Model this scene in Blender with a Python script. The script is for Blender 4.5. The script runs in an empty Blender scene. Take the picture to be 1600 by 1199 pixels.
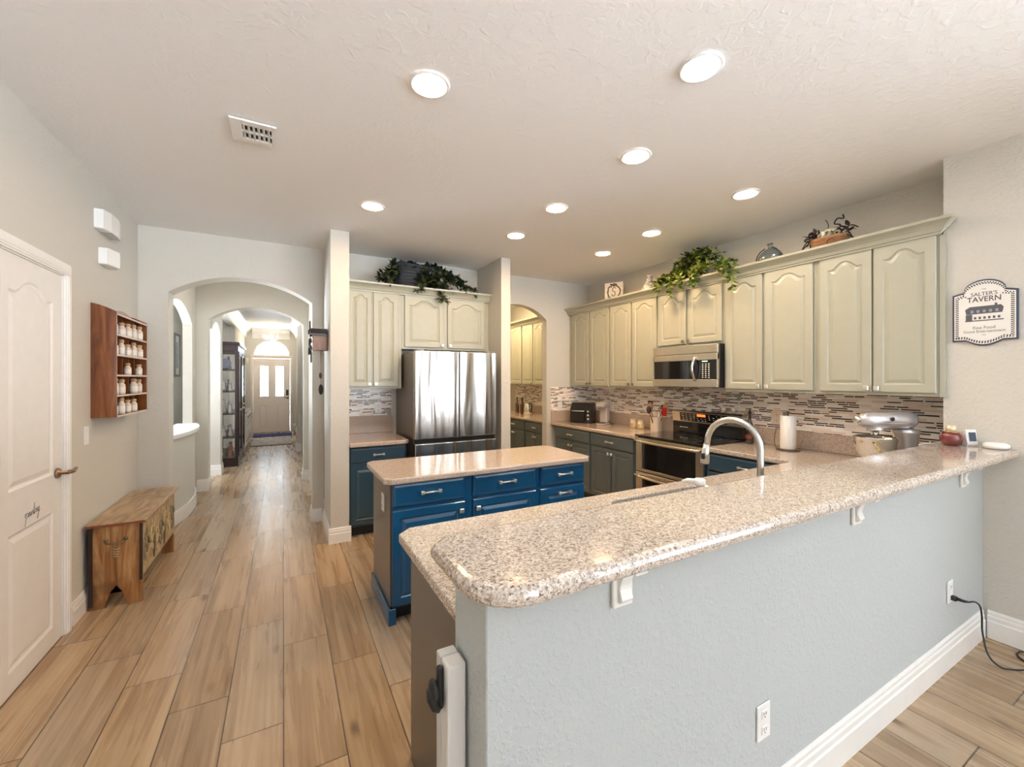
import bpy, bmesh, math, random
from mathutils import Vector, Matrix, noise
random.seed(7)
PI = math.pi
C = bpy.context.scene.collection
scn = bpy.context.scene

# ------------------------------------------------------------------ camera, world, exposure
H = 1.52
TH = math.atan(357/652.)
cam = bpy.data.cameras.new('camera'); camo = bpy.data.objects.new('camera', cam); C.objects.link(camo)
camo.location = (0, 0, H); camo.rotation_euler = (PI/2, 0, -TH)
cam.sensor_width = 36; cam.lens = 36*652/1600; cam.shift_y = -(599.5-592)/1600; cam.clip_start = .02
scn.camera = camo
scn.view_settings.view_transform = 'Standard'; scn.view_settings.look = 'None'
scn.view_settings.gamma = 1; scn.view_settings.use_curve_mapping = False
scn.view_settings.exposure = .68
scn.cycles.use_denoising = True
scn.cycles.max_bounces = 14; scn.cycles.diffuse_bounces = 9; scn.cycles.glossy_bounces = 5
scn.cycles.transmission_bounces = 8; scn.cycles.transparent_max_bounces = 10
scn.cycles.sample_clamp_indirect = 8; scn.cycles.caustics_reflective = False; scn.cycles.caustics_refractive = False
w = bpy.data.worlds.new('world'); scn.world = w; w.use_nodes = True
bg = w.node_tree.nodes['Background']; bg.inputs[1].default_value = 22.0
# bright ground and dim sky, added to light the ceiling and spare the bar wall
_tc = w.node_tree.nodes.new('ShaderNodeTexCoord'); _sx = w.node_tree.nodes.new('ShaderNodeSeparateXYZ'); _rp = w.node_tree.nodes.new('ShaderNodeValToRGB')
w.node_tree.links.new(_tc.outputs['Generated'], _sx.inputs[0]); w.node_tree.links.new(_sx.outputs[2], _rp.inputs[0]); w.node_tree.links.new(_rp.outputs[0], bg.inputs[0])
_rp.color_ramp.elements[0].position = .0; _rp.color_ramp.elements[0].color = (.86, .94, 1.03, 1)
_rp.color_ramp.elements[1].position = .04; _rp.color_ramp.elements[1].color = (.08, .10, .125, 1)
def portal(name, loc, rot, sx, sy):
    l = bpy.data.lights.new(name, 'AREA'); l.shape = 'RECTANGLE'; l.size = sx; l.size_y = sy; l.cycles.is_portal = True
    o = bpy.data.objects.new(name, l); C.objects.link(o); o.location = loc; o.rotation_euler = rot
    return o
CAN = 145.0   # emission of the recessed lamps

# ------------------------------------------------------------------ helpers
class MB:
    def __init__(s): s.bm = bmesh.new()
    def box(s, x0, x1, y0, y1, z0, z1, bev=0, seg=1, mat=0):
        b = bmesh.new() if bev else s.bm
        vs = [b.verts.new(p) for p in ((x0,y0,z0),(x1,y0,z0),(x1,y1,z0),(x0,y1,z0),(x0,y0,z1),(x1,y0,z1),(x1,y1,z1),(x0,y1,z1))]
        for f in ((3,2,1,0),(4,5,6,7),(0,1,5,4),(1,2,6,5),(2,3,7,6),(3,0,4,7)):
            b.faces.new([vs[i] for i in f]).material_index = mat
        if bev:
            bmesh.ops.bevel(b, geom=b.edges[:], offset=bev, segments=seg, affect='EDGES', profile=.5)
            for f in b.faces: f.material_index = mat
            s.merge(b)
        return s
    def merge(s, b, m=None):
        if m is not None: bmesh.ops.transform(b, matrix=m, verts=b.verts[:])
        me = bpy.data.meshes.new('t'); b.to_mesh(me); b.free(); s.bm.from_mesh(me); bpy.data.meshes.remove(me)
        return s
    def prism(s, poly, axis, a, b_, bev=0, smooth=False):
        """poly in the two other axes: axis y -> (x,z), axis x -> (y,z), axis z -> (x,y)"""
        def P(p, t): return (p[0], t, p[1]) if axis == 'y' else (t, p[0], p[1]) if axis == 'x' else (p[0], p[1], t)
        b = bmesh.new()
        A = [b.verts.new(P(p, a)) for p in poly]; B = [b.verts.new(P(p, b_)) for p in poly]
        n = len(poly)
        b.faces.new(A); b.faces.new(B[::-1])
        for i in range(n):
            f = b.faces.new((A[i], B[i], B[(i+1) % n], A[(i+1) % n]))
        bmesh.ops.recalc_face_normals(b, faces=b.faces[:])
        if bev:
            ed = [e for e in b.edges if abs((Vector(e.verts[0].co)-Vector(e.verts[1].co)).dot(Vector((axis=='x', axis=='y', axis=='z')))) < 1e-6]
            bmesh.ops.bevel(b, geom=ed, offset=bev, segments=3, affect='EDGES', profile=.5)
        s.merge(b); return s
    def lathe(s, prof, c=(0,0,0), n=24, axis='z', cap=True):
        rings = []
        for r, h in prof:
            ring = []
            for i in range(n):
                a = 2*PI*i/n; x, y = r*math.cos(a), r*math.sin(a)
                p = (x, y, h) if axis == 'z' else (x, h, y) if axis == 'y' else (h, x, y)
                ring.append(s.bm.verts.new((p[0]+c[0], p[1]+c[1], p[2]+c[2])))
            rings.append(ring)
        s._skin(rings, cap); return s
    def _skin(s, rings, cap=True, closed=True):
        fs = []
        for a, b in zip(rings[:-1], rings[1:]):
            n = len(a)
            for i in range(n if closed else n-1):
                fs.append(s.bm.faces.new((a[i], a[(i+1) % n], b[(i+1) % n], b[i])))
        if cap and closed:
            fs.append(s.bm.faces.new(rings[0][::-1])); fs.append(s.bm.faces.new(rings[-1]))
        for f in fs: f.smooth = True
        return fs
    def loft(s, rings, cap=True):
        s._skin([[s.bm.verts.new(p) for p in r] for r in rings], cap); return s
    def tube(s, pts, r, n=10, cap=True):
        pts = [Vector(p) for p in pts]; rr = r if hasattr(r, '__len__') else [r]*len(pts)
        rings = []; up = None
        for i, p in enumerate(pts):
            t = (pts[min(i+1, len(pts)-1)]-pts[max(i-1, 0)]).normalized()
            if up is None: up = Vector((0,0,1)) if abs(t.z) < .9 else Vector((1,0,0))
            u = t.cross(up).normalized(); v = u.cross(t).normalized(); up = v
            rings.append([p+(u*math.cos(2*PI*k/n)+v*math.sin(2*PI*k/n))*rr[i] for k in range(n)])
        return s.loft(rings, cap)
    def ball(s, c, r, sc=(1,1,1), n=12):
        b = bmesh.new(); bmesh.ops.create_uvsphere(b, u_segments=n, v_segments=max(6, n*2//3), radius=r)
        for f in b.faces: f.smooth = True
        s.merge(b, Matrix.Translation(c) @ Matrix.Diagonal((sc[0], sc[1], sc[2], 1))); return s
    def quad(s, a, b, c, d):
        f = s.bm.faces.new([s.bm.verts.new(p) for p in (a, b, c, d)]); return s
    def build(s, name, mat, parent=None, recalc=True, autos=True):
        if recalc: bmesh.ops.recalc_face_normals(s.bm, faces=s.bm.faces[:])
        me = bpy.data.meshes.new(name); s.bm.to_mesh(me); s.bm.free()
        for m in (mat if isinstance(mat, (list, tuple)) else [mat]): me.materials.append(m)
        o = bpy.data.objects.new(name, me); C.objects.link(o)
        if parent is not None: o.parent = parent
        return o
def tag(o, label=None, cat=None, group=None, kind=None):
    if label: o['label'] = label
    if cat: o['category'] = cat
    if group: o['group'] = group
    if kind: o['kind'] = kind
    return o
def thing(name, loc, rot, label, cat, group=None):
    o = bpy.data.objects.new(name, None); C.objects.link(o); o.location = loc; o.rotation_euler = (0, 0, math.radians(rot))
    o.empty_display_size = .1
    return tag(o, label, cat, group)
def struct(name, mb, mat, parent=None):
    o = mb.build(name, mat, parent)
    if parent is None: o['kind'] = 'structure'
    return o
def dup(root, loc, rot=None, label=None, parent=None):
    r = root.copy(); C.objects.link(r)
    if loc is not None: r.location = loc
    if rot is not None: r.rotation_euler = (0, 0, math.radians(rot))
    if label: r['label'] = label
    if parent is not None: r.parent = parent
    for ch in list(root.children): dup(ch, None, parent=r)
    return r

# ------------------------------------------------------------------ materials
def nm(name):
    m = bpy.data.materials.new(name); m.use_nodes = True; nt = m.node_tree
    return m, nt, nt.nodes['Principled BSDF']
def N(nt, t, **k):
    n = nt.nodes.new(t)
    for a, v in k.items(): setattr(n, a, v)
    return n
def math_(nt, op, a, b=None, c=None):
    n = N(nt, 'ShaderNodeMath', operation=op)
    for i, v in enumerate((a, b, c)):
        if v is None: continue
        if isinstance(v, (int, float)): n.inputs[i].default_value = v
        else: nt.links.new(v, n.inputs[i])
    return n.outputs[0]
def ramp(nt, fac, stops, interp='LINEAR'):
    n = N(nt, 'ShaderNodeValToRGB'); n.color_ramp.interpolation = interp
    e = n.color_ramp.elements
    while len(e) < len(stops): e.new(.5)
    for i, (p, c) in enumerate(stops): e[i].position = p; e[i].color = (*c, 1)
    nt.links.new(fac, n.inputs[0]); return n.outputs[0]
def mixc(nt, fac, a, b, mode='MIX'):
    n = N(nt, 'ShaderNodeMix', data_type='RGBA', blend_type=mode)
    for i, v in ((0, fac), (6, a), (7, b)):
        if isinstance(v, (int, float)): n.inputs[i].default_value = v
        elif isinstance(v, tuple): n.inputs[i].default_value = (*v, 1)
        else: nt.links.new(v, n.inputs[i])
    return n.outputs[2]
def bump(nt, bs, h, strength, dist=.01):
    n = N(nt, 'ShaderNodeBump'); n.inputs['Strength'].default_value = strength; n.inputs['Distance'].default_value = dist
    nt.links.new(h, n.inputs['Height']); nt.links.new(n.outputs[0], bs.inputs['Normal'])
def coord(nt, scale=(1,1,1), kind='Object', rot=(0,0,0)):
    t = N(nt, 'ShaderNodeTexCoord') if kind != 'World' else N(nt, 'ShaderNodeNewGeometry')
    mp = N(nt, 'ShaderNodeMapping'); mp.inputs['Scale'].default_value = scale; mp.inputs['Rotation'].default_value = rot
    nt.links.new(t.outputs[kind if kind != 'World' else 'Position'], mp.inputs[0]); return mp.outputs[0]
def noise_(nt, vec, scale, detail=3, dist=0, rough=.5):
    n = N(nt, 'ShaderNodeTexNoise'); n.inputs['Scale'].default_value = scale; n.inputs['Detail'].default_value = detail
    n.inputs['Distortion'].default_value = dist; n.inputs['Roughness'].default_value = rough
    nt.links.new(vec, n.inputs['Vector']); return n.outputs['Fac']
_plain = {}
def P(name, col, rough=.5, metal=0, coat=0, var=0, bmp=0, spec=.5):
    """painted / moulded surface with a slight procedural variation"""
    if name in _plain: return _plain[name]
    m, nt, b = nm(name)
    b.inputs['Roughness'].default_value = rough; b.inputs['Metallic'].default_value = metal
    b.inputs['Coat Weight'].default_value = coat; b.inputs['Coat Roughness'].default_value = .12
    b.inputs['Specular IOR Level'].default_value = spec
    v = coord(nt); n = noise_(nt, v, 14, 3)
    k = 1-(var or .04); nt.links.new(ramp(nt, n, [(.3, tuple(c*k for c in col)), (.7, col)]), b.inputs['Base Color'])
    if bmp: bump(nt, b, noise_(nt, v, 90, 2), bmp, .002)
    _plain[name] = m; return m

def M_wall(name, col, strength=.25, scale=55, dist=.004):
    m, nt, b = nm(name); b.inputs['Roughness'].default_value = .75; b.inputs['Specular IOR Level'].default_value = .3
    v = coord(nt, kind='World'); n = noise_(nt, v, .8, 2)
    nt.links.new(ramp(nt, n, [(.3, tuple(c*.985 for c in col)), (.7, col)]), b.inputs['Base Color'])
    t = noise_(nt, v, scale, 3, .6)
    bump(nt, b, ramp(nt, t, [(.48, (0,0,0)), (.62, (1,1,1))]), strength, dist)
    return m
wall_m = M_wall('wall_paint_greige', (.60, .575, .52), .3)
barwall_m = M_wall('bar_wall_daylight_tint', (.46, .485, .485), .28)  # blued and darkened in colour to balance window daylight on the bar wall
ceil_m = M_wall('knockdown_ceiling', (.87, .88, .895), .2, 24, .004)
white_m = P('white_trim_paint', (.82, .81, .785), .35)
door_m = P('white_door_paint', (.78, .755, .73), .4)
sage = P('sage_cabinet_paint', (.415, .41, .325), .38, coat=.1)
blue = P('blue_paint_lit', (.006, .078, .19), .3, coat=.35)  # same paint as the base cabinets, with stronger light in its colour
navy = P('blue_paint_shaded', (.030, .066, .098), .33, coat=.3)  # island paint darkened, shade held in the colour
blue_greyed = P('blue_paint_greyed_by_light', (.095, .118, .125), .35, coat=.2)  # island paint greyed to hold the light along the right wall
taupe_sheen = P('end_panel_sheen', (.10, .088, .08), .35, coat=.3)  # navy end panels; grey-brown paints in their grazing sheen
steel_k = P('polished_nickel', (.88, .86, .82), .32, .9)
black_p = P('black_plastic', (.012, .012, .013), .3)
black_g = P('black_glass', (.006, .006, .007), .05, coat=.6)
rubber = P('black_rubber', (.01, .01, .01), .55)
white_p = P('white_plastic', (.82, .82, .81), .35)
cream_p = P('almond_plate', (.72, .60, .48), .4)
paper = P('paper_towel', (.86, .85, .83), .9, bmp=.4)
ceramic = P('cream_ceramic', (.74, .63, .50), .25, coat=.4)
bronze = P('aged_bronze', (.30, .20, .13), .32, .85)
gold = P('gold_metal', (.75, .52, .26), .25, 1)
leaf_m = P('ivy_leaf', (.12, .22, .035), .4, var=.6)
leafd_m = P('dark_ivy_leaf', (.014, .028, .012), .45, var=.5)
leafl_m = P('pale_leaf', (.38, .42, .10), .45, var=.3)

def M_granite(name, hue=0):
    m, nt, b = nm(name); b.inputs['Roughness'].default_value = .12; b.inputs['Coat Weight'].default_value = .4; b.inputs['Coat Roughness'].default_value = .04
    v = coord(nt, kind='World')
    vo = N(nt, 'ShaderNodeTexVoronoi'); vo.inputs['Scale'].default_value = 190; nt.links.new(v, vo.inputs['Vector'])
    sx = N(nt, 'ShaderNodeSeparateColor'); nt.links.new(vo.outputs['Color'], sx.inputs[0])
    vo2 = N(nt, 'ShaderNodeTexVoronoi'); vo2.inputs['Scale'].default_value = 330; nt.links.new(v, vo2.inputs['Vector'])
    sx2 = N(nt, 'ShaderNodeSeparateColor'); nt.links.new(vo2.outputs['Color'], sx2.inputs[0])
    a = ramp(nt, sx.outputs[0], [(0, (.07,.045,.035)), (.09, (.20,.14,.11)), (.20, (.38,.30,.24)), (.42, (.54,.455,.38)), (.74, (.72,.65,.58))], 'CONSTANT')
    c = ramp(nt, sx2.outputs[1], [(0, (.04,.028,.025)), (.08, (.30,.225,.175)), (.2, (.50,.42,.35)), (.6, (.64,.57,.50))], 'CONSTANT')
    nt.links.new(mixc(nt, .5, a, c), b.inputs['Base Color']); return m
granite = M_granite('speckled_granite')
def M_granite2():
    m, nt, b = nm('tan_granite'); b.inputs['Roughness'].default_value = .14; b.inputs['Coat Weight'].default_value = .3
    v = coord(nt, kind='World')
    n = noise_(nt, v, 120, 4, 0, .7)
    nt.links.new(ramp(nt, n, [(.3, (.25,.18,.14)), (.45, (.46,.36,.29)), (.6, (.58,.47,.385)), (.75, (.66,.56,.47))]), b.inputs['Base Color']); return m
granite_tan = M_granite2()

def M_floor():
    m, nt, b = nm('wood_plank_tile'); 
    g = N(nt, 'ShaderNodeNewGeometry'); s = N(nt, 'ShaderNodeSeparateXYZ'); nt.links.new(g.outputs['Position'], s.inputs[0])
    W, L = .229, .905
    xc = math_(nt, 'DIVIDE', s.outputs[0], W); ci = math_(nt, 'FLOOR', xc); fx = math_(nt, 'FRACT', xc)
    yy = math_(nt, 'DIVIDE', math_(nt, 'ADD', s.outputs[1], math_(nt, 'ADD', math_(nt, 'MULTIPLY', ci, .3025), .01)), L)
    ri = math_(nt, 'FLOOR', yy); fy = math_(nt, 'FRACT', yy)
    cx = N(nt, 'ShaderNodeCombineXYZ'); nt.links.new(ci, cx.inputs[0]); nt.links.new(ri, cx.inputs[1])
    wn = N(nt, 'ShaderNodeTexWhiteNoise', noise_dimensions='3D'); nt.links.new(cx.outputs[0], wn.inputs['Vector'])
    sc = N(nt, 'ShaderNodeSeparateColor'); nt.links.new(wn.outputs['Color'], sc.inputs[0])
    # grain coordinates with a random shift for every plank
    off = N(nt, 'ShaderNodeVectorMath', operation='MULTIPLY_ADD'); nt.links.new(wn.outputs['Color'], off.inputs[0]); off.inputs[1].default_value = (13, 17, 5); nt.links.new(g.outputs['Position'], off.inputs[2])
    mp = N(nt, 'ShaderNodeMapping'); mp.inputs['Scale'].default_value = (11, .6, 1); nt.links.new(off.outputs[0], mp.inputs[0])
    n1 = noise_(nt, mp.outputs[0], 1.6, 5, .7, .52)
    wv = N(nt, 'ShaderNodeTexWave', wave_type='BANDS', bands_direction='X'); wv.inputs['Scale'].default_value = .9; wv.inputs['Distortion'].default_value = 14; wv.inputs['Detail'].default_value = 3; wv.inputs['Detail Scale'].default_value = .8
    nt.links.new(mp.outputs[0], wv.inputs['Vector'])
    mp3 = N(nt, 'ShaderNodeMapping'); mp3.inputs['Scale'].default_value = (70, 2.5, 1); nt.links.new(off.outputs[0], mp3.inputs[0])
    n3 = noise_(nt, mp3.outputs[0], 1.0, 2, .5)
    gfac = math_(nt, 'ADD', math_(nt, 'ADD', math_(nt, 'MULTIPLY', n1, .80), math_(nt, 'MULTIPLY', n3, .15)), math_(nt, 'MULTIPLY', wv.outputs['Fac'], .07))
    ca = ramp(nt, gfac, [(.25, (.16,.085,.037)), (.40, (.30,.185,.092)), (.56, (.385,.255,.135)), (.75, (.48,.34,.20))])
    cb = ramp(nt, gfac, [(.25, (.20,.135,.08)), (.40, (.33,.235,.15)), (.56, (.405,.305,.205)), (.75, (.50,.395,.28))])
    col = mixc(nt, sc.outputs[0], ca, cb)
    br = math_(nt, 'ADD', math_(nt, 'MULTIPLY', sc.outputs[1], .30), .84)
    col = mixc(nt, 1.0, col, None, 'MULTIPLY') if False else col
    vm = N(nt, 'ShaderNodeVectorMath', operation='SCALE'); nt.links.new(col, vm.inputs[0]); nt.links.new(br, vm.inputs['Scale'])
    # knots
    mk = N(nt, 'ShaderNodeMapping'); mk.inputs['Scale'].default_value = (5.5, 2.2, 1); nt.links.new(off.outputs[0], mk.inputs[0])
    vk = N(nt, 'ShaderNodeTexVoronoi'); vk.inputs['Scale'].default_value = 1.0; nt.links.new(mk.outputs[0], vk.inputs['Vector'])
    kn = ramp(nt, vk.outputs['Distance'], [(.04, (1,1,1)), (.14, (0,0,0))])
    sk = N(nt, 'ShaderNodeSeparateColor'); nt.links.new(vk.outputs['Color'], sk.inputs[0])
    kf = math_(nt, 'MULTIPLY', math_(nt, 'MULTIPLY', kn, math_(nt, 'GREATER_THAN', sk.outputs[0], .62)), .75)
    col2 = mixc(nt, kf, vm.outputs[0], (.085,.045,.025))
    ex = math_(nt, 'MINIMUM', fx, math_(nt, 'SUBTRACT', 1, fx)); ey = math_(nt, 'MULTIPLY', math_(nt, 'MINIMUM', fy, math_(nt, 'SUBTRACT', 1, fy)), L/W)
    gr = math_(nt, 'LESS_THAN', math_(nt, 'MINIMUM', ex, ey), .012)
    nt.links.new(mixc(nt, gr, col2, (.085,.055,.035)), b.inputs['Base Color'])
    nt.links.new(math_(nt, 'ADD', math_(nt, 'MULTIPLY', n1, .22), .17), b.inputs['Roughness'])
    hh = math_(nt, 'SUBTRACT', math_(nt, 'MULTIPLY', gfac, .35), math_(nt, 'MULTIPLY', gr, .6))
    bump(nt, b, hh, .3, .004)
    return m
floor_m = M_floor()

def M_mosaic():
    m, nt, b = nm('mosaic_tile'); b.inputs['Roughness'].default_value = .2
    g = N(nt, 'ShaderNodeNewGeometry'); s = N(nt, 'ShaderNodeSeparateXYZ'); nt.links.new(g.outputs['Position'], s.inputs[0])
    u = math_(nt, 'SUBTRACT', s.outputs[0], s.outputs[1])
    R = .0165
    zr = math_(nt, 'DIVIDE', s.outputs[2], R); ri = math_(nt, 'FLOOR', zr); fz = math_(nt, 'FRACT', zr)
    w1 = N(nt, 'ShaderNodeTexWhiteNoise', noise_dimensions='1D'); nt.links.new(ri, w1.inputs['W'])
    L = .10
    uu = math_(nt, 'ADD', math_(nt, 'DIVIDE', u, L), math_(nt, 'MULTIPLY', w1.outputs['Value'], 7.3))
    # stretch differently per row so strips differ in length
    wr = N(nt, 'ShaderNodeTexWhiteNoise', noise_dimensions='1D'); nt.links.new(math_(nt, 'ADD', ri, 51.5), wr.inputs['W'])
    uu = math_(nt, 'MULTIPLY', uu, math_(nt, 'ADD', math_(nt, 'MULTIPLY', wr.outputs['Value'], 1.1), .6))
    ui = math_(nt, 'FLOOR', uu); fu = math_(nt, 'FRACT', uu)
    cx = N(nt, 'ShaderNodeCombineXYZ'); nt.links.new(ui, cx.inputs[0]); nt.links.new(ri, cx.inputs[1])
    w2 = N(nt, 'ShaderNodeTexWhiteNoise', noise_dimensions='3D'); nt.links.new(cx.outputs[0], w2.inputs['Vector'])
    col = ramp(nt, w2.outputs['Value'], [(0, (.016,.006,.010)), (.20, (.05,.014,.012)), (.33, (.07,.05,.06)), (.40, (.34,.19,.12)), (.43, (.84,.73,.64)), (.6, (.90,.87,.83)), (.88, (.78,.64,.54))], 'CONSTANT')
    # dark strips are thinner than the stone ones
    dk = math_(nt, 'LESS_THAN', w2.outputs['Value'], .43)
    gap = math_(nt, 'ADD', math_(nt, 'MULTIPLY', dk, .17), .05)
    e = math_(nt, 'MINIMUM', math_(nt, 'MULTIPLY', math_(nt, 'MINIMUM', fz, math_(nt, 'SUBTRACT', 1, fz)), 1.0), math_(nt, 'MULTIPLY', math_(nt, 'MINIMUM', fu, math_(nt, 'SUBTRACT', 1, fu)), 5.0))
    gr = math_(nt, 'LESS_THAN', e, gap)
    nt.links.new(mixc(nt, gr, col, (.88,.80,.73)), b.inputs['Base Color'])
    return m
mosaic = M_mosaic()

def M_steel(name, col=(.66,.655,.64), rough=.24, axis='z', wav=.0, s1=3.0):
    m, nt, b = nm(name); b.inputs['Metallic'].default_value = 1; b.inputs['Base Color'].default_value = (*col, 1)
    sc = (500, 500, 3) if axis == 'z' else (3, 3, 600)
    v = coord(nt, sc); n = noise_(nt, v, 1, 2)
    nt.links.new(math_(nt, 'ADD', math_(nt, 'MULTIPLY', n, .02), rough-.01), b.inputs['Roughness'])
    if wav:
        v2 = coord(nt, (s1*2.2, s1, .55)); n2 = noise_(nt, v2, 1.4, 1, .4)
        bump(nt, b, n2, wav, .05)
    return m
fridge_m = M_steel('brushed_stainless_door', (.56,.545,.52), .24, 'z', .8, 2.8)
steel = M_steel('brushed_stainless_warm_cast', (.74,.68,.58), .27, 'x')  # warm cast in the colour stands for reflected wood
nickel = M_steel('brushed_nickel', (.60,.59,.57), .28, 'z')
chrome = P('chrome', (.85,.84,.82), .08, 1)
mixer_m = P('silver_enamel', (.62,.60,.62), .22, .65, coat=.5)

def M_wood(name, c0, c1, c2, scale=(2, 14, 14), rough=.42, coat=.15, knots=0):
    m, nt, b = nm(name); b.inputs['Roughness'].default_value = rough; b.inputs['Coat Weight'].default_value = coat
    v = coord(nt, scale); n = noise_(nt, v, 1.5, 5, 1.0, .6)
    col = ramp(nt, n, [(.3, c0), (.5, c1), (.7, c2)])
    if knots:
        v2 = coord(nt, (3,3,3)); n2 = noise_(nt, v2, 1.8, 2, .5)
        col = mixc(nt, ramp(nt, n2, [(.5, (0,0,0)), (.72, (knots,)*3)]), col, c0)
    nt.links.new(col, b.inputs['Base Color']); bump(nt, b, n, .15, .003)
    return m
cherry = M_wood('cherry_wood', (.08,.018,.004), (.18,.05,.009), (.28,.105,.022), (14, 14, 1.6), .3, .4)
pine = M_wood('old_pine', (.09,.03,.009), (.30,.125,.035), (.47,.27,.11), (14, 14, 1.6), .45, .15, .8)
pine_lid = M_wood('old_pine_lid', (.16,.085,.035), (.38,.24,.115), (.52,.36,.20), (2.5, 12, 12), .35, .3, .5)
pine_front = M_wood('pale_carved_pine', (.17,.105,.045), (.42,.30,.155), (.58,.45,.27), (12, 2, 12), .5, .1, .3)
mahog = M_wood('dark_mahogany', (.008,.002,.0015), (.018,.005,.003), (.032,.009,.006), (14, 14, 1.5), .35, .15)
oakw = M_wood('wicker', (.16,.07,.03), (.30,.14,.06), (.42,.22,.10), (9, 9, 40), .6, 0)
darkwicker = M_wood('dark_wicker', (.006,.008,.012), (.014,.018,.026), (.03,.034,.042), (20, 20, 40), .65, 0)

def M_glass(name, col=(1,1,1), rough=0.0, alpha=.12):
    m, nt, b = nm(name); b.inputs['Base Color'].default_value = (*col, 1); b.inputs['Roughness'].default_value = rough
    tr = N(nt, 'ShaderNodeBsdfTransparent'); tr.inputs[0].default_value = (*col, 1)
    gl = N(nt, 'ShaderNodeBsdfGlossy'); gl.inputs['Roughness'].default_value = max(rough, .02)
    mx = N(nt, 'ShaderNodeMixShader'); lw = N(nt, 'ShaderNodeLayerWeight'); lw.inputs[0].default_value = .3
    f = math_(nt, 'ADD', math_(nt, 'MULTIPLY', lw.outputs['Fresnel'], .8), alpha*.3)
    nt.links.new(f, mx.inputs[0]); nt.links.new(tr.outputs[0], mx.inputs[1]); nt.links.new(gl.outputs[0], mx.inputs[2])
    nt.links.new(mx.outputs[0], nt.nodes['Material Output'].inputs[0]); return m
glass = M_glass('clear_glass')
def M_emit(name, col, s):
    m, nt, b = nm(name); b.inputs['Base Color'].default_value = (*col, 1)
    b.inputs['Emission Color'].default_value = (*col, 1); b.inputs['Emission Strength'].default_value = s; return m
lens_warm = M_emit('warm_lamp_lens', (1, .68, .38), CAN*1.12)
lens_cool = M_emit('cool_lamp_lens', (.74, .87, 1), CAN)
lens_rear_fill = M_emit('rear_fill_lens', (.86, .93, 1), CAN*.25)  # for the added fill lamps behind the camera
lens_neutral = M_emit('neutral_lamp_lens', (1, .84, .68), CAN*.85)
led_red = M_emit('red_display', (1, .16, .03), 1.2)
def M_frost():
    m, nt, b = nm('leaded_frosted_glass')
    tl = N(nt, 'ShaderNodeBsdfTranslucent'); tl.inputs[0].default_value = (.9,.93,.95,1)
    tr = N(nt, 'ShaderNodeBsdfTransparent'); tr.inputs[0].default_value = (.55,.57,.58,1)
    mx = N(nt, 'ShaderNodeMixShader'); v = coord(nt); vo = N(nt, 'ShaderNodeTexVoronoi'); vo.feature = 'DISTANCE_TO_EDGE'; vo.inputs['Scale'].default_value = 9
    nt.links.new(v, vo.inputs[0]); nt.links.new(ramp(nt, vo.outputs[0], [(.0, (1,1,1)), (.06, (.25,.25,.25))]), mx.inputs[0])
    nt.links.new(tr.outputs[0], mx.inputs[1]); nt.links.new(tl.outputs[0], mx.inputs[2])
    nt.links.new(mx.outputs[0], nt.nodes['Material Output'].inputs[0]); return m
frost = M_frost()

# ------------------------------------------------------------------ the setting
CEIL = 2.90; LW = -1.144; AW = 4.88; KW = 3.95; SW = 3.64
struct('floor', MB().box(-3.6, 5.2, -7.8, 13.9, -.12, 0), floor_m)
struct('ceiling', MB().box(-3.6, 5.2, -7.8, 13.9, CEIL, CEIL+.12), ceil_m)
def arch(x0, x1, zs, za, n=18):
    c = (x0+x1)/2; h = (x1-x0)/2; r = za-zs
    return [(c-h*math.cos(PI*i/n), zs+r*(1-abs(math.cos(PI*i/n))**1.9)**.62 if 0 < i < n else zs) for i in range(n+1)]
def arch_seg(x0, x1, zs, za, n=18):
    c = (x0+x1)/2; h = (x1-x0)/2; s = za-zs; R = (h*h+s*s)/(2*s); a = math.asin(h/R)
    return [(c+R*math.sin(-a+2*a*i/n), za-R+R*math.cos(-a+2*a*i/n)) for i in range(n+1)]
# left wall with the pantry door opening
struct('wall_left', MB().prism([(-7.679,0),(2.775,0),(2.775,2.135),(3.445,2.135),(3.445,0),(AW-.001,0),(AW-.001,CEIL),(-7.679,CEIL)], 'x', LW-.13, LW), wall_m)
# arch wall at the head of the hallway
a1 = arch_seg(-.929, .267, 2.32, 2.515)
struct('wall_hall_arch', MB().prism([(LW-.13,0),(-.929,0)]+a1+[(.267,0),(.60,0),(.60,CEIL),(LW-.13,CEIL)], 'y', AW, 5.08), wall_m)
# kitchen back wall with the pantry passage
a3 = arch_seg(2.32, 3.22, 2.335, 2.52)
struct('wall_kitchen_back', MB().prism([(.601,0),(2.32,0)]+a3+[(3.22,0),(KW+.1,0),(KW+.1,CEIL),(.601,CEIL)], 'y', AW, 4.99), wall_m)
struct('wall_wing_fridge', MB().box(.377, .542, 4.17, AW-.001, 0, CEIL, .004), wall_m)
struct('wall_wing_pantry', MB().box(2.166, 2.286, 4.21, AW-.001, 0, CEIL, .004), wall_m)
struct('wall_kitchen_right', MB().box(KW, KW+.12, 1.0, AW-.001, 0, CEIL), wall_m)
mb = MB(); mb.box(SW, KW+.12, -.95, .999, 0, CEIL); mb.box(SW, SW+.12, -7.679, -3.9, 0, CEIL); mb.box(SW, SW+.12, -3.9, -.95, 2.7, CEIL); mb.box(SW, SW+.12, -3.9, -.95, 0, 1.0)
struct('wall_right', mb, wall_m)
mb = MB()
for y in (-3.87, -2.9, -1.93, -.98): mb.box(SW+.03, SW+.09, y-.03, y+.03, 1.0, 2.7)
mb.box(SW+.035, SW+.085, -3.9, -.95, 1.0, 1.06); mb.box(SW+.035, SW+.085, -3.9, -.95, 2.64, 2.7)
struct('window_6', mb, white_m)  # unseen side window, added to brighten the left wall and ceiling
portal('window_daylight', (SW+.16, -2.425, 1.85), (0, PI/2, 0), 1.7, 2.95)
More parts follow.
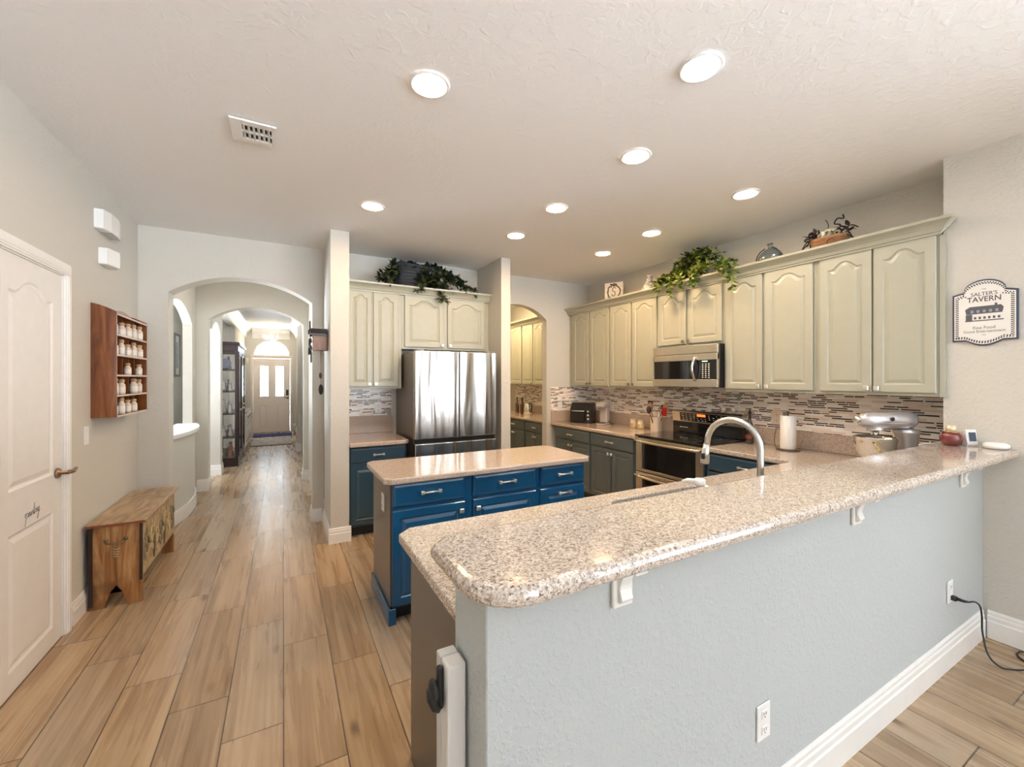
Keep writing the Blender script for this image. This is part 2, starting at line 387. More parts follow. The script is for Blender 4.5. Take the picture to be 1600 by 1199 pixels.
# unseen room behind: windows whose sills are raised to send light to the ceiling
pts = [(LW, .0)]
wins = [(-.95, .25), (.7, 1.9), (2.35, 3.5)]
mb = MB(); xs = [LW] + [x for w_ in wins for x in w_] + [SW]
for i in range(0, len(xs), 2): mb.box(xs[i], xs[i+1], -7.8, -7.68, 0, CEIL)
for a, b in wins: mb.box(a, b, -7.8, -7.68, 2.7, CEIL); mb.box(a, b, -7.8, -7.68, 0, 1.0)
struct('wall_back', mb, wall_m)
for i, (a, b) in enumerate(wins):
    m_ = MB()
    for x in (a+.025, (a+b)/2, b-.025): m_.box(x-.025, x+.025, -7.77, -7.71, 1.0, 2.7)
    for z in (1.025, 2.675): m_.box(a, b, -7.765, -7.715, z-.02, z+.02)
    wf = struct('window_%d' % (i+1), m_, white_m)
    portal('window_daylight', ((a+b)/2, -7.82, 1.85), (PI/2, 0, PI), b-a, 1.7)
# hallway walls
def ledge_x(y): 
    t = (y-5.3)/(6.75-5.3); return -1.04 + .11*math.sin(PI*max(0, min(1, t)))**.8
HX = -1.04
struct('wall_hall_left', MB().prism([(5.081,0),(5.3,0)]+arch_seg(5.3,6.75,2.22,2.42)+[(6.75,0),(6.949,0),(6.949,CEIL),(5.081,CEIL)], 'x', HX-.1, HX), wall_m)
struct('wall_hall_half', MB().box(HX-.1, HX-.006, 5.301, 6.749, 0, .9), wall_m)
# curved half wall bulging into the hall, with ledge
ys = [5.3+1.45*i/20 for i in range(21)]
struct('wall_hall_curved', MB().prism([(HX-.005, 5.3)]+[(ledge_x(y), y) for y in ys]+[(HX-.005, 6.75)], 'z', 0, .9), wall_m)
struct('trim_1', MB().prism([(HX-.16, 5.305)]+[(ledge_x(y)+.045, y) for y in ys]+[(HX-.16, 6.745)], 'z', .901, .945, .006), white_m)
struct('baseboard_hall_curved', MB().prism([(ledge_x(y), y) for y in ys]+[(ledge_x(y)+.014, y) for y in ys[::-1]], 'z', 0, .14), white_m)
a2 = arch_seg(-.90, .262, 2.325, 2.535)
struct('wall_hall_inner_arch', MB().prism([(HX-.1,0),(-.90,0)]+a2+[(.262,0),(.33,0),(.33,CEIL),(HX-.1,CEIL)], 'y', 6.95, 7.15), wall_m)
struct('wall_hall_right', MB().box(.33, .45, 5.081, 13.6, 0, 3.1), wall_m)
struct('wall_foyer_pilaster', MB().box(.255, .329, 9.8, 10.1, 0, 2.62), wall_m)
# side arch from inner arch wall to the pillar
sa = arch_seg(7.151, 8.0, 2.22, 2.36)
struct('wall_hall_side_arch', MB().prism(sa+[(8.0,0),(8.25,0),(8.25,CEIL),(7.151,CEIL)], 'x', -1.12, -.875), wall_m)
struct('wall_foyer_header', MB().box(-1.05, -.93, 8.251, 10.9, 2.66, CEIL), wall_m)
struct('wall_foyer_left', MB().box(-1.05, -.93, 10.9, 13.6, 0, CEIL), wall_m)
struct('wall_dining_end', MB().box(-3.5, -1.051, 10.9, 11.0, 0, CEIL), wall_m)
struct('wall_dining_partition', MB().box(-1.9, -1.8, 9.2, 10.899, 0, CEIL), wall_m)
mb = MB()
mb.box(-3.5, -3.38, 5.0, 6.0, 0, CEIL); mb.box(-3.5, -3.38, 9.0, 10.9, 0, CEIL)
mb.box(-3.5, -3.38, 6.0, 9.0, 0, .5); mb.box(-3.5, -3.38, 6.0, 9.0, 2.3, CEIL)
struct('wall_dining_left', mb, wall_m)
mb = MB()
for y in (6.03, 7.0, 8.0, 8.97): mb.box(-3.47, -3.41, y-.03, y+.03, .5, 2.3)
struct('window_4', mb, white_m)
portal('window_daylight', (-3.55, 7.5, 1.4), (0, -PI/2, 0), 1.8, 3.0)
struct('wall_dining_front', MB().box(-3.5, -1.28, 4.88, 5.0, 0, CEIL), wall_m)
# front wall: door opening and half round window
FY = 13.6
hw = [( -.285+.452*math.cos(PI*i/20), 2.16+.45*math.sin(PI*i/20)) for i in range(21)]
mb = MB()
mb.prism([(-1.05,0),(-.80,0),(-.80,2.12),(-1.05,2.12)], 'y', FY, FY+.15)
mb.prism([(.235,0),(.45,0),(.45,2.12),(.235,2.12)], 'y', FY, FY+.15)
mb.prism([(-1.05,2.12),(.45,2.12),(.45,3.1),(-.285,3.1),(-.285,2.611)]+hw[:10][::-1]+[(hw[0][0],2.14),(-.285,2.14),(-.286,2.14),(hw[-1][0],2.14)]+hw[11:][::-1]+[(-.286,2.611),(-.286,3.1),(-1.05,3.1)], 'y', FY, FY+.15)
struct('wall_front', mb, wall_m)
portal('window_daylight', (-.285, FY+.2, 1.35), (-PI/2, 0, 0), 1.1, 2.6)
# pantry passage room
struct('wall_pantry_left', MB().box(2.18, 2.319, 4.991, 8.2, 0, CEIL), wall_m)
struct('wall_pantry_right', MB().box(KW, KW+.12, 4.991, 8.2, 0, CEIL), wall_m)
struct('wall_pantry_end', MB().box(2.32, 3.949, 8.1, 8.2, 0, CEIL), wall_m)
# foyer crown mouldings (stepped)
def crown(mb, a, b, axis, x, sgn, z0, z1, d):
    n = 6
    poly = [(x, z0), (x+sgn*.02, z0)]
    for i in range(n+1):
        t = i/n; poly.append((x+sgn*(.025+(d-.045)*(t*t*.6+.4*t)), z0+.03+(z1-z0-.06)*t))
    poly += [(x+sgn*d, z1-.025), (x+sgn*d, z1), (x, z1)]
    if axis == 'y': mb.prism(poly, 'y', a, b)
    else: mb.prism(poly, 'x', a, b)
    return mb
struct('trim_2', crown(MB(), 8.26, FY-.001, 'y', -.929, 1, 2.66, CEIL-.001, .16), white_m)
struct('trim_3', crown(MB(), 7.16, FY-.001, 'y', .329, -1, 2.66, CEIL-.001, .16), white_m)
struct('trim_4', crown(MB(), -.76, .16, 'x', FY-.001, -1, 2.64, CEIL-.002, .2), white_m)
# baseboards
def bb(name, axis, a, b, p, sgn, h=.14):
    m_ = MB(); z = [(0, .016), (h*.62, .016), (h*.66, .012), (h*.80, .012), (h*.84, .008), (h*.93, .008), (h, .003)]
    poly = [(p, 0)]+[(p+sgn*d, zz) for zz, d in z]+[(p, h)]
    m_.prism(poly, axis, a, b)
    return struct(name, m_, white_m)
bb('baseboard_left', 'y', 3.53, 4.87, LW, 1)
bb('baseboard_left_rear', 'y', -7.67, 2.68, LW, 1)
bb('baseboard_bar', 'x', .375, SW-.02, .83, -1, .16)
bb('baseboard_right', 'y', -.94, .81, SW, -1, .16)
bb('baseboard_arch_left', 'x', LW+.02, -.931, AW, -1)
bb('baseboard_arch_right', 'x', .245, .36, AW, -1)
bb('baseboard_arch_jamb', 'y', 4.865, 5.09, .267, -1)
bb('baseboard_wing_end', 'x', .361, .558, 4.17, -1)
bb('baseboard_wing_left', 'y', 4.155, 4.863, .377, -1)
bb('baseboard_inner_arch_left', 'x', -1.02, -.886, 6.95, -1, .16)
bb('baseboard_inner_arch_left_jamb', 'y', 6.935, 7.15, -.90, 1, .16)
bb('baseboard_inner_arch_right', 'x', .248, .329, 6.95, -1, .16)
bb('baseboard_inner_arch_right_jamb', 'y', 6.935, 7.15, .262, -1, .16)
bb('baseboard_side_arch', 'x', -1.10, -.861, 8.0, -1, .16)
bb('baseboard_side_arch_end', 'y', 7.985, 8.26, -.875, 1, .16)
bb('baseboard_pilaster', 'x', .24, .328, 9.8, -1, .16)
bb('baseboard_pilaster_side', 'y', 9.785, 10.1, .255, -1, .16)
bb('baseboard_foyer_right', 'y', 10.12, FY-.01, .33, -1, .16)
bb('baseboard_foyer_left', 'y', 12.0, FY-.01, -.93, 1, .16)
bb('baseboard_dining', 'y', 9.25, 10.88, -1.80, 1, .16)
# bar half wall
struct('wall_bar', MB().box(.39, SW-.001, .83, 1.02, 0, 1.0735, .003), barwall_m)

# ------------------------------------------------------------------ panel fronts (doors and drawers)
def panel(mb, x0, x1, z0, z1, mg=.05, rise=0, y=0, prof=((0, 0), (.006, .006), (.012, .008), (.034, .001)), n=16):
    """front surface facing -Y at y, with a recessed and raised field whose top may be arched"""
    def loop(d):
        a, b, lo = x0+mg+d, x1-mg-d, z0+mg+d
        c = (x0+x1)/2; h = (b-a)/2
        top = z1-mg-d-rise
        pts = [(a, lo), (b, lo)]
        for i in range(n+1):
            t = 1-2*i/n; x = c+h*t
            u = abs(t)/.80
            z = top+(rise*(.5+.5*math.cos(PI*min(1, u)**1.3)) if rise else 0)
            if rise and u > 1: z = top+rise*.06*(u-1)/.25
            pts.append((x, z))
        return pts
    L0 = loop(0)
    outer = [(x0, z0), (x1, z0)]+[(x1 if i == 0 else x0 if i == n else L0[2+i][0], z1) for i in range(n+1)]
    rings = [[mb.bm.verts.new((p[0], y, p[1])) for p in outer]]
    for d, dep in prof: rings.append([mb.bm.verts.new((p[0], y+dep, p[1])) for p in loop(d)])
    for a, b in zip(rings[:-1], rings[1:]):
        k = len(a)
        for i in range(k): mb.bm.faces.new((a[i], a[(i+1) % k], b[(i+1) % k], b[i]))
    mb.bm.faces.new(rings[-1])
    return outer
def slab(mb, x0, x1, z0, z1, y0, th, ch=.004):
    """sides and back of a panel whose front surface is made by panel()"""
    r = [[(x0, y0, z0), (x1, y0, z0), (x1, y0, z1), (x0, y0, z1)]]
    r.append([(x0-ch, y0+ch, z0-ch), (x1+ch, y0+ch, z0-ch), (x1+ch, y0+ch, z1+ch), (x0-ch, y0+ch, z1+ch)])
    r.append([(p[0], y0+th, p[2]) for p in r[1]])
    rr = [[mb.bm.verts.new(p) for p in q] for q in r]
    for a, b in zip(rr[:-1], rr[1:]):
        for i in range(4): mb.bm.faces.new((a[i], a[(i+1) % 4], b[(i+1) % 4], b[i]))
    mb.bm.faces.new(rr[-1])
def cab_door(x0, x1, z0, z1, mat, parent, rise=.045, mg=.048, y=-.02, th=.018, name='door'):
    mb = MB(); c = .004; rise = min(rise, (x1-x0)*.17)
    panel(mb, x0+c, x1-c, z0+c, z1-c, mg, rise, y); slab(mb, x0+c, x1-c, z0+c, z1-c, y, th, c)
    return mb.build(name, mat, parent)
def drawer_front(x0, x1, z0, z1, mat, parent, y=-.02, th=.018, name='drawer'):
    mb = MB(); c = .004
    panel(mb, x0+c, x1-c, z0+c, z1-c, .004, 0, y, ((0, 0), (.012, -.004), (.013, -.004), (.014, -.004)), 2)
    slab(mb, x0+c, x1-c, z0+c, z1-c, y, th, c)
    return mb.build(name, mat, parent)
def knob(x, z, parent, y=-.02, mat=None):
    m_ = MB().lathe([(.006, -.002), (.005, -.014)], (x, y, z), 10, 'y'); m_.box(x-.015, x+.015, y-.028, y-.014, z-.015, z+.015, .003)
    return m_.build('knob', mat or steel_k, parent)
def pull(x, z, parent, L=.10, y=-.024):
    m_ = MB()
    for s in (-1, 1): m_.box(x+s*L/2-.006, x+s*L/2+.006, y-.028, y-.001, z-.008, z+.008, .002); m_.box(x+s*L/2-.010, x+s*L/2+.010, y-.034, y-.024, z-.011, z+.011, .002)
    m_.tube([(x-L/2, y-.029, z), (x+L/2, y-.029, z)], .006, 10)
    return m_.build('handle', steel_k, parent)
def upper(origin, rot, W, z0, z1, depth, doors, label, mat=None, knobside=None, rise=.05, group=None, cat='cabinet', km=None):
    """local x from 0 to W along the front, y=0 the front frame"""
    mat = mat or sage
    t = thing('wall_cabinet', origin, rot, label, cat, group)
    m_ = MB().box(0, W, 0, depth, z0, z1+.0595, .001); m_.build('body', mat, t)
    for i, (a, b, ks) in enumerate(doors):
        d = cab_door(a, b, z0+.022, z1-.02, mat, t, rise, .038 if b-a < .25 else .048)
        if ks: knob(b-.024 if ks == 'r' else a+.024, z0+.05, d, -.02, km or steel_k)
    return t
def base(origin, rot, W, depth, label, mat, rows, toe=.10, top=.872, name='base_cabinet', end=None, group=None, bodymat=None):
    t = thing(name, origin, rot, label, 'cabinet', group)
    MB().box(0, W, 0, depth, toe, top, .001).build('body', bodymat or mat, t)
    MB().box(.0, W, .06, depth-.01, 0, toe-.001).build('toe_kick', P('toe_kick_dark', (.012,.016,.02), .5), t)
    for r in rows:
        k = r[0]
        if k == 'drawer':
            d = drawer_front(*r[1:5], mat, t); pull((r[1]+r[2])/2, (r[3]+r[4])/2, d, .09 if len(r) < 6 else r[5])
        elif k == 'deep':
            d = cab_door(*r[1:5], mat, t, 0, .04, name='drawer'); pull((r[1]+r[2])/2, r[4]-.045, d, .09)
        else:
            d = cab_door(*r[1:5], mat, t, 0, .042); knob(r[2]-.022 if r[5] == 'r' else r[1]+.022, r[4]-.05, d)
    return t

# right wall uppers: local x runs from far (Y high) to near, facing -X  => rot -90, origin at far end
UX = 3.622
def rup(yf, yn, z0, doors, label, **k):
    return upper((UX, yf, 0), -90, yf-yn-.001, z0, 2.455, KW-UX-.002, [(yf-a, yf-b, s) for a, b, s in doors], label, **k)
darkknob = P('antique_brass_knob', (.32,.26,.18), .3, .9)
rup(4.80, 4.03, 1.405, [(4.779,4.438,'r'),(4.411,4.046,'l')], 'sage two-door wall cabinet at the corner nearest the pantry passage', km=darkknob)
rup(4.03, 3.255, 1.405, [(4.011,3.658,'r'),(3.637,3.271,'l')], 'sage two-door wall cabinet between the corner cabinet and the microwave', km=darkknob)
rup(3.255, 2.47, 1.853, [(3.244,2.887,'r'),(2.864,2.489,'l')], 'short sage wall cabinet directly above the microwave', km=darkknob, rise=.06)
rup(2.47, 1.70, 1.405, [(2.45,2.113,'r'),(2.091,1.722,'l')], 'sage two-door wall cabinet above the paper towels')
rup(1.70, 1.012, 1.405, [(1.674,1.352,'r'),(1.341,1.023,'l')], 'sage two-door wall cabinet above the stand mixer')
MB().box(UX, KW-.002, 4.801, AW-.003, 1.405, 2.455).build('filler_panel', sage)
tag(bpy.data.objects['filler_panel'], 'narrow sage filler between corner wall cabinet and back wall', 'cabinet panel')
# crown mouldings of the cabinets
def crown_run(length, d, ends, origin, rot, label, back):
    """local x along the front; profile projecting to -y; mitred returns"""
    prof = [(0, 2.425), (-.010, 2.425), (-.012, 2.438), (-.022, 2.442), (-.026, 2.452), (-.032, 2.465), (-.048, 2.482), (-.064, 2.492), (-.070, 2.496), (-.078, 2.498), (-.080, 2.515)]
    m_ = MB(); rings = []
    for x, sg in ((0, ends[0]), (length, ends[1])):
        rings.append([m_.bm.verts.new((x+(sg*(-y)), y, z)) for y, z in prof]+[m_.bm.verts.new((x+sg*.08, back, 2.515)), m_.bm.verts.new((x, back, 2.425))])
    k = len(rings[0])
    for i in range(k): m_.bm.faces.new((rings[0][i], rings[0][(i+1) % k], rings[1][(i+1) % k], rings[1][i]))
    m_.bm.faces.new(rings[0]); m_.bm.faces.new(rings[1][::-1])
    o = m_.build('crown_molding', sage); o.location = origin; o.rotation_euler = (0, 0, math.radians(rot))
    return tag(o, label, 'molding')
crown_run(AW-.003-1.008, .08, (0, 1), (UX-.021, AW-.003, 0), -90, 'long sage crown molding along the top of the cabinets over the stove', .02)
MB().box(UX-.003, SW-.002, .985, 1.0105, 1.405, 2.425).build('end_stile', sage)
tag(bpy.data.objects['end_stile'], 'sage end strip where the long cabinet run meets the grey wall', 'cabinet panel')

# fridge wall uppers
UF = 4.54
upper((.545, UF, 0), 0, .575, 1.415, 2.455, AW-UF-.002, [(.04,.262,'r'),(.28,.54,'l')], 'tall sage wall cabinet beside the fridge over the small counter')
upper((1.121, UF, 0), 0, 1.043, 1.845, 2.455, AW-UF-.002, [(.03,.475,'r'),(.52,.985,'l')], 'wide sage wall cabinet above the fridge under the dark plant', rise=.06)
crown_run(2.164-.545, .08, (0, 0), (.545, UF-.021, 0), 0, 'sage crown molding on the cabinets above the fridge', .02)

# base cabinets
BX = 3.32   # front frame of the right run
base((BX, 4.80, 0), -90, .77, .60, 'light-greyed blue base cabinet under the toaster and coffee maker', blue_greyed,
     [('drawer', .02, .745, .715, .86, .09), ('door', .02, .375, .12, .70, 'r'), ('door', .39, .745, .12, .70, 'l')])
base((BX, 4.028, 0), -90, .735, .60, 'light-greyed blue base cabinet between the stove and the corner unit', blue_greyed,
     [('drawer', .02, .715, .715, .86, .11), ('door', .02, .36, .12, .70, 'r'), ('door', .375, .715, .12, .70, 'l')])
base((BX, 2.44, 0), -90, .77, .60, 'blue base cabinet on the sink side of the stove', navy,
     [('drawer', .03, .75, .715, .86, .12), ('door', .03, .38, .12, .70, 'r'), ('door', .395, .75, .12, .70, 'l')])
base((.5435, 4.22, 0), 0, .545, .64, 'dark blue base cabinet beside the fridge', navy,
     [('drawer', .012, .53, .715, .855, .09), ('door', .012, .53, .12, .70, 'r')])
# bar side cabinets (their fronts face the kitchen)
t = thing('base_cabinet', (2.16, 1.66, 0), 180, 'base cabinet under the sink behind the bar wall, grey end panel', 'cabinet')
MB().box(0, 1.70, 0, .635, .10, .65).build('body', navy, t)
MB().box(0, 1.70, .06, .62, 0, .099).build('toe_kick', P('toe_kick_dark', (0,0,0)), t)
MB().box(1.701, 1.712, .0, .637, .0, .872).build('side_panel', taupe_sheen, t)['label'] = 'end panel with painted grey-brown sheen'
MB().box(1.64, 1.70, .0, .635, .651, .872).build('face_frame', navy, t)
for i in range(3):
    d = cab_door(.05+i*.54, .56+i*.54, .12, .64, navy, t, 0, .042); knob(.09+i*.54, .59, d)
t = thing('base_cabinet', (3.31, 1.66, 0), 180, 'blue corner base cabinet between the sink and the mixer', 'cabinet')
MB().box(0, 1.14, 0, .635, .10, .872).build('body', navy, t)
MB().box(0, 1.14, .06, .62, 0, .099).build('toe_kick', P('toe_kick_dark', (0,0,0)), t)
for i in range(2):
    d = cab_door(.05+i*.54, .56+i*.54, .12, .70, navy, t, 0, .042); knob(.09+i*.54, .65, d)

# countertops
def rrect(x0, x1, y0, y1, r, n=6):
    """r: radii for corners (x0,y0),(x1,y0),(x1,y1),(x0,y1)"""
    pts = []
    for (cx, cy, sx, sy, a0, rr) in ((x0, y0, 1, 1, PI, r[0]), (x1, y0, -1, 1, 1.5*PI, r[1]), (x1, y1, -1, -1, 0, r[2]), (x0, y1, 1, -1, .5*PI, r[3])):
        if rr <= 0: pts.append((cx, cy)); continue
        k = n if rr > .05 else 1
        for i in range(k+1):
            a = a0+.5*PI*i/k; pts.append((cx+sx*rr+rr*math.cos(a), cy+sy*rr+rr*math.sin(a)))
    return pts
def top_slab(poly, z0, z1, bev=.009): return MB().prism(poly, 'z', z0, z1, bev)
tag(top_slab(rrect(.315, SW-.002, .685, 1.035, (.12, 0, 0, .045)), 1.074, 1.118, .019).build('countertop', granite), 'long raised granite bar top on the half wall', 'countertop')
# lower L counter with sink cut-out
Z0, Z1 = .874, .914
SX0, SX1, SY0, SY1 = 1.40, 2.10, 1.19, 1.585
L = [(.44, 1.0215), (3.948, 1.0215), (3.948, 2.44), (3.285, 2.44), (3.285, 1.75), (3.235, 1.695), (.44+.0, 1.695)]
L = [(.396, 1.0215), (3.948, 1.0215), (3.948, 2.438), (3.28, 2.438), (3.28, 1.745), (3.23, 1.695), (.446, 1.695), (.396, 1.645)]
lower = [(.396, 1.0215), (SX0, 1.0215), (SX0, SY0), (SX0, SY1), (SX0, 1.695), (.446, 1.695), (.396, 1.645)]
mb = MB()
def ring_slab(mb, outer, hole, z0, z1):
    b = bmesh.new()
    vo = [b.verts.new((x, y, z1)) for x, y in outer]; vh = [b.verts.new((x, y, z1)) for x, y in hole]
    es = [b.edges.new((v[i], v[(i+1) % len(v)])) for v in (vo, vh) for i in range(len(v))]
    r = bmesh.ops.triangle_fill(b, edges=es, use_beauty=True)
    fs = b.faces[:]
    ex = bmesh.ops.extrude_face_region(b, geom=fs)
    bmesh.ops.translate(b, vec=(0, 0, z0-z1), verts=[g for g in ex['geom'] if isinstance(g, bmesh.types.BMVert)])
    bmesh.ops.recalc_face_normals(b, faces=b.faces[:])
    bmesh.ops.dissolve_limit(b, angle_limit=.01, verts=b.verts[:], edges=b.edges[:])
    bm_e = [e for e in b.edges if len(e.link_faces) == 2 and e.calc_face_angle(0) > .5 and abs(e.verts[0].co.z-e.verts[1].co.z) < 1e-5]
    bmesh.ops.bevel(b, geom=bm_e, offset=.008, segments=2, affect='EDGES', profile=.5)
    mb.merge(b)
ring_slab(mb, L, rrect(SX0, SX1, SY0, SY1, (.06,.06,.06,.06), 4), Z0, Z1)
sinktop = mb.build('countertop', granite); tag(sinktop, 'lower L-shaped granite counter around the sink', 'countertop')
tag(top_slab([(3.28, 3.262), (KW-.002, 3.262), (KW-.002, AW-.002), (3.28, AW-.002)], Z0, Z1).build('countertop', granite_tan), 'tan granite counter between the stove and the back wall', 'countertop')
tag(top_slab([(.5435, 4.13), (1.06, 4.13), (1.10, 4.17), (1.10, AW-.002), (.5435, AW-.002)], Z0, Z1).build('countertop', granite_tan), 'small tan granite counter beside the fridge', 'countertop')
tag(top_slab(rrect(.53, 2.112, 2.55, 3.20, (.04,.04,.04,.04)), .876, .914, .009).build('countertop', granite_tan), 'granite top of the blue island', 'countertop')
# backsplashes: granite strip and mosaic
m_ = MB().box(KW-.022, KW-.001, 1.0215, 2.44, Z1+.001, 1.065, .002); tag(m_.build('backsplash_strip', granite_tan), 'low granite upstand behind the mixer and paper towels', 'backsplash')
m_ = MB().box(KW-.022, KW-.001, 3.262, AW-.024, Z1+.001, 1.065, .002); m_.box(3.29, KW-.001, AW-.022, AW-.001, Z1+.001, 1.065, .002); tag(m_.build('backsplash_strip', granite_tan), 'low granite upstand in the corner behind the toaster', 'backsplash')
m_ = MB().box(.5435, 1.10, AW-.022, AW-.001, Z1+.001, 1.105, .002); tag(m_.build('backsplash_strip', granite_tan), 'low granite upstand beside the fridge', 'backsplash')
m_ = MB().box(KW-.012, KW-.001, 1.0215, 2.4405, 1.066, 1.404); m_.box(KW-.012, KW-.001, 2.4405, 3.2615, .95, 1.44); m_.box(KW-.012, KW-.001, 3.2615, AW-.013, 1.066, 1.404)
tag(m_.build('mosaic_backsplash', mosaic), 'brown and cream mosaic tile backsplash along the stove wall', 'backsplash')
tag(MB().box(3.29, KW-.0125, AW-.012, AW-.001, 1.066, 1.404).build('mosaic_backsplash', mosaic), 'mosaic tile on the back wall behind the toaster', 'backsplash')
m_ = MB().box(.5435, 1.085, AW-.012, AW-.001, 1.106, 1.414); tag(m_.build('mosaic_backsplash', mosaic), 'small mosaic tile patch beside the fridge', 'backsplash')

# island
t = thing('kitchen_island', (.58, 2.622, 0), 0, 'blue kitchen island with silver pulls in the middle of the kitchen', 'kitchen island')
IW = 1.50
MB().box(.012, IW, 0, .555, .095, .874, .001).build('body', blue, t)
MB().box(0, .0115, .012, .555, .10, .874).build('side_panel', taupe_sheen, t)['label'] = 'end panel with painted grey-brown sheen'
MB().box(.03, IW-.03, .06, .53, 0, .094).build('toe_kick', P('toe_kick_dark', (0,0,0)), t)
m_ = MB().box(-.016, -.0005, -.006, .56, 0, .10, .004); m_.box(-.016, .03, -.022, -.0065, 0, .10, .003); m_.build('base_molding', blue, t)
x_ = -.58
for a, b in ((.588, 1.067), (1.128, 1.627), (1.668, 2.072)):
    d = drawer_front(a+x_, b+x_, .722, .866, blue, t); pull((a+b)/2+x_, .80, d, .115)
for a, b, ks in ((.588, 1.067, 'r'), (1.128, 1.627, 'l')):
    d = cab_door(a+x_, b+x_, .11, .70, blue, t, 0, .045); knob((b-.03 if ks == 'r' else a+.03)+x_, .645, d)
d = cab_door(1.668+x_, 2.072+x_, .42, .70, blue, t, 0, .045, name='drawer'); pull(1.87+x_, .66, d, .10)
d = cab_door(1.668+x_, 2.072+x_, .11, .40, blue, t, 0, .045, name='drawer'); pull(1.87+x_, .36, d, .10)
# ------------------------------------------------------------------ outlets, switches, vents
def plate(name, origin, rot, label, kind='outlet', mat=None, w_=.072, h_=.118):
    t = thing(name, origin, rot, label, 'outlet' if kind == 'outlet' else 'switch')
    m_ = MB().box(-w_/2, w_/2, -.006, 0, -h_/2, h_/2, .002); m_.build('cover_plate', mat or white_p, t)
    if kind == 'outlet':
        for z in (-.026, .026):
            o = MB().box(-.016, .016, -.009, -.006, z-.014, z+.014, .002).build('socket', mat or white_p, t)
            s_ = MB()
            for x in (-.006, .006): s_.box(x-.0012, x+.0012, -.0096, -.009, z-.002, z+.008)
            s_.lathe([(.0025, -.009), (.0025, -.0096)], (0, 0, z-.008), 8, 'y'); s_.build('slots', black_p, o)
    else:
        MB().box(-.017, .017, -.010, -.006, -.034, .034, .003).build('rocker', mat or white_p, t)
    return t
plate('wall_outlet', (1.417, .829, .367), 0, 'white outlet low on the bar wall under the first corbel')
plug_outlet = plate('wall_outlet', (3.10, .829, .39), 0, 'white outlet on the bar wall with the black plug in it')
plate('light_switch', (LW+.001, 3.76, 1.145), 90, 'white light switch between the pantry door and chest', 'switch')
plate('wall_outlet', (.593-.001, 2.83, .69), -90, 'white outlet on the grey end of the blue island', mat=white_p).location = (.5795, 2.83, .705)
plate('wall_outlet', (3.44, AW-.0125, 1.135), 0, 'cream outlet behind the black toaster on the back wall', mat=white_p)
plate('wall_outlet', (.94, AW-.0125, 1.19), 0, 'cream outlet on the mosaic patch beside the fridge', mat=white_p)
plate('wall_outlet', (KW-.0125, 4.34, 1.14), -90, 'cream outlet on the mosaic behind the coffee maker', mat=white_p)
plate('wall_outlet', (KW-.0125, 2.17, 1.165), -90, 'cream outlet on the mosaic beside the paper towel roll', mat=cream_p, w_=.10)
plate('light_switch', (.3765, 4.30, 1.2), -90, 'small white switch on the narrow wall below the clock', 'switch')

# ceiling vent
t = thing('ceiling_vent', (-.144, 2.729, CEIL-.0005), 0, 'white louvred air vent in the ceiling', 'air vent')
VW, VD = .10, .105
MB().box(-VW, VW, -VD, VD, -.004, 0).build('backing', P('duct_dark', (.02,.02,.02), .7), t)
m_ = MB()
m_.box(-VW-.01, -.055, -VD-.01, VD+.01, -.016, -.0045, .003); m_.box(.085, VW+.01, -VD-.01, VD+.01, -.016, -.0045, .003)
m_.box(-.0555, .0855, -VD-.01, -.07, -.016, -.0045, .002); m_.box(-.0555, .0855, .07, VD+.01, -.016, -.0045, .002); m_.box(-.0555, .0855, -.008, .008, -.016, -.0045)
m_.build('frame', white_p, t)
m_ = MB()
for i in range(6):
    x = -.052+.0235*i; m_.prism([(x-.002, -.005), (x+.002, -.005), (x+.012, -.016), (x+.007, -.016)], 'y', -.071, .071)
m_.build('louvre', white_p, t)

# recessed lights
can0 = None
cans = [(.60, 1.90, 'n', 'recessed ceiling light nearest the air vent'),
        (1.62, 1.22, 'c', 'cool white recessed ceiling light nearest the bar, the brightest'),
        (1.913, 1.90, 'n', 'recessed ceiling light above the sink'),
        (.623, 3.458, 'w', 'warm recessed light close to the narrow wall end by the fridge'),
        (1.931, 2.785, 'w', 'warm recessed light above the near edge of the island'),
        (3.024, 1.894, 'n', 'recessed light above the counter with the paper towels'),
        (1.962, 3.505, 'w', 'warm recessed light in front of the fridge and pantry wing wall'),
        (3.053, 2.828, 'w', 'warm recessed light in front of the stove'),
        (3.082, 3.546, 'w', 'warm recessed light nearest the pantry passage and wreath sign')]
cans += [(x, y, 'r', 'added unseen fill light over the living area, row %d, number %d' % (j+1, i+1)) for j, y in enumerate((-1.6, -3.8)) for i, x in enumerate((-.1, 1.3, 2.7))]  # unseen lamps added behind the camera to lift the ceiling
LM = {'r': lens_rear_fill, 'n': lens_neutral, 'c': lens_cool, 'w': lens_warm}
ringmesh = lensmesh = None
for x, y, k, lab in cans:
    t = thing('recessed_light', (x, y, CEIL-.0005), 0, lab, 'ceiling light', 'recessed lights in the kitchen ceiling')
    if ringmesh is None:
        r_ = MB().lathe([(.072, -.0005), (.072, -.004), (.084, -.010), (.094, -.006), (.096, -.0005)], (0,0,0), 36, 'z', False).build('trim_ring', white_p, t); ringmesh = r_.data
    else:
        r_ = bpy.data.objects.new('trim_ring', ringmesh); C.objects.link(r_); r_.parent = t
    MB().lathe([(.0715, -.001), (.0715, -.003), (.03, -.0045)], (0,0,0), 28).build('lens', LM[k], t)

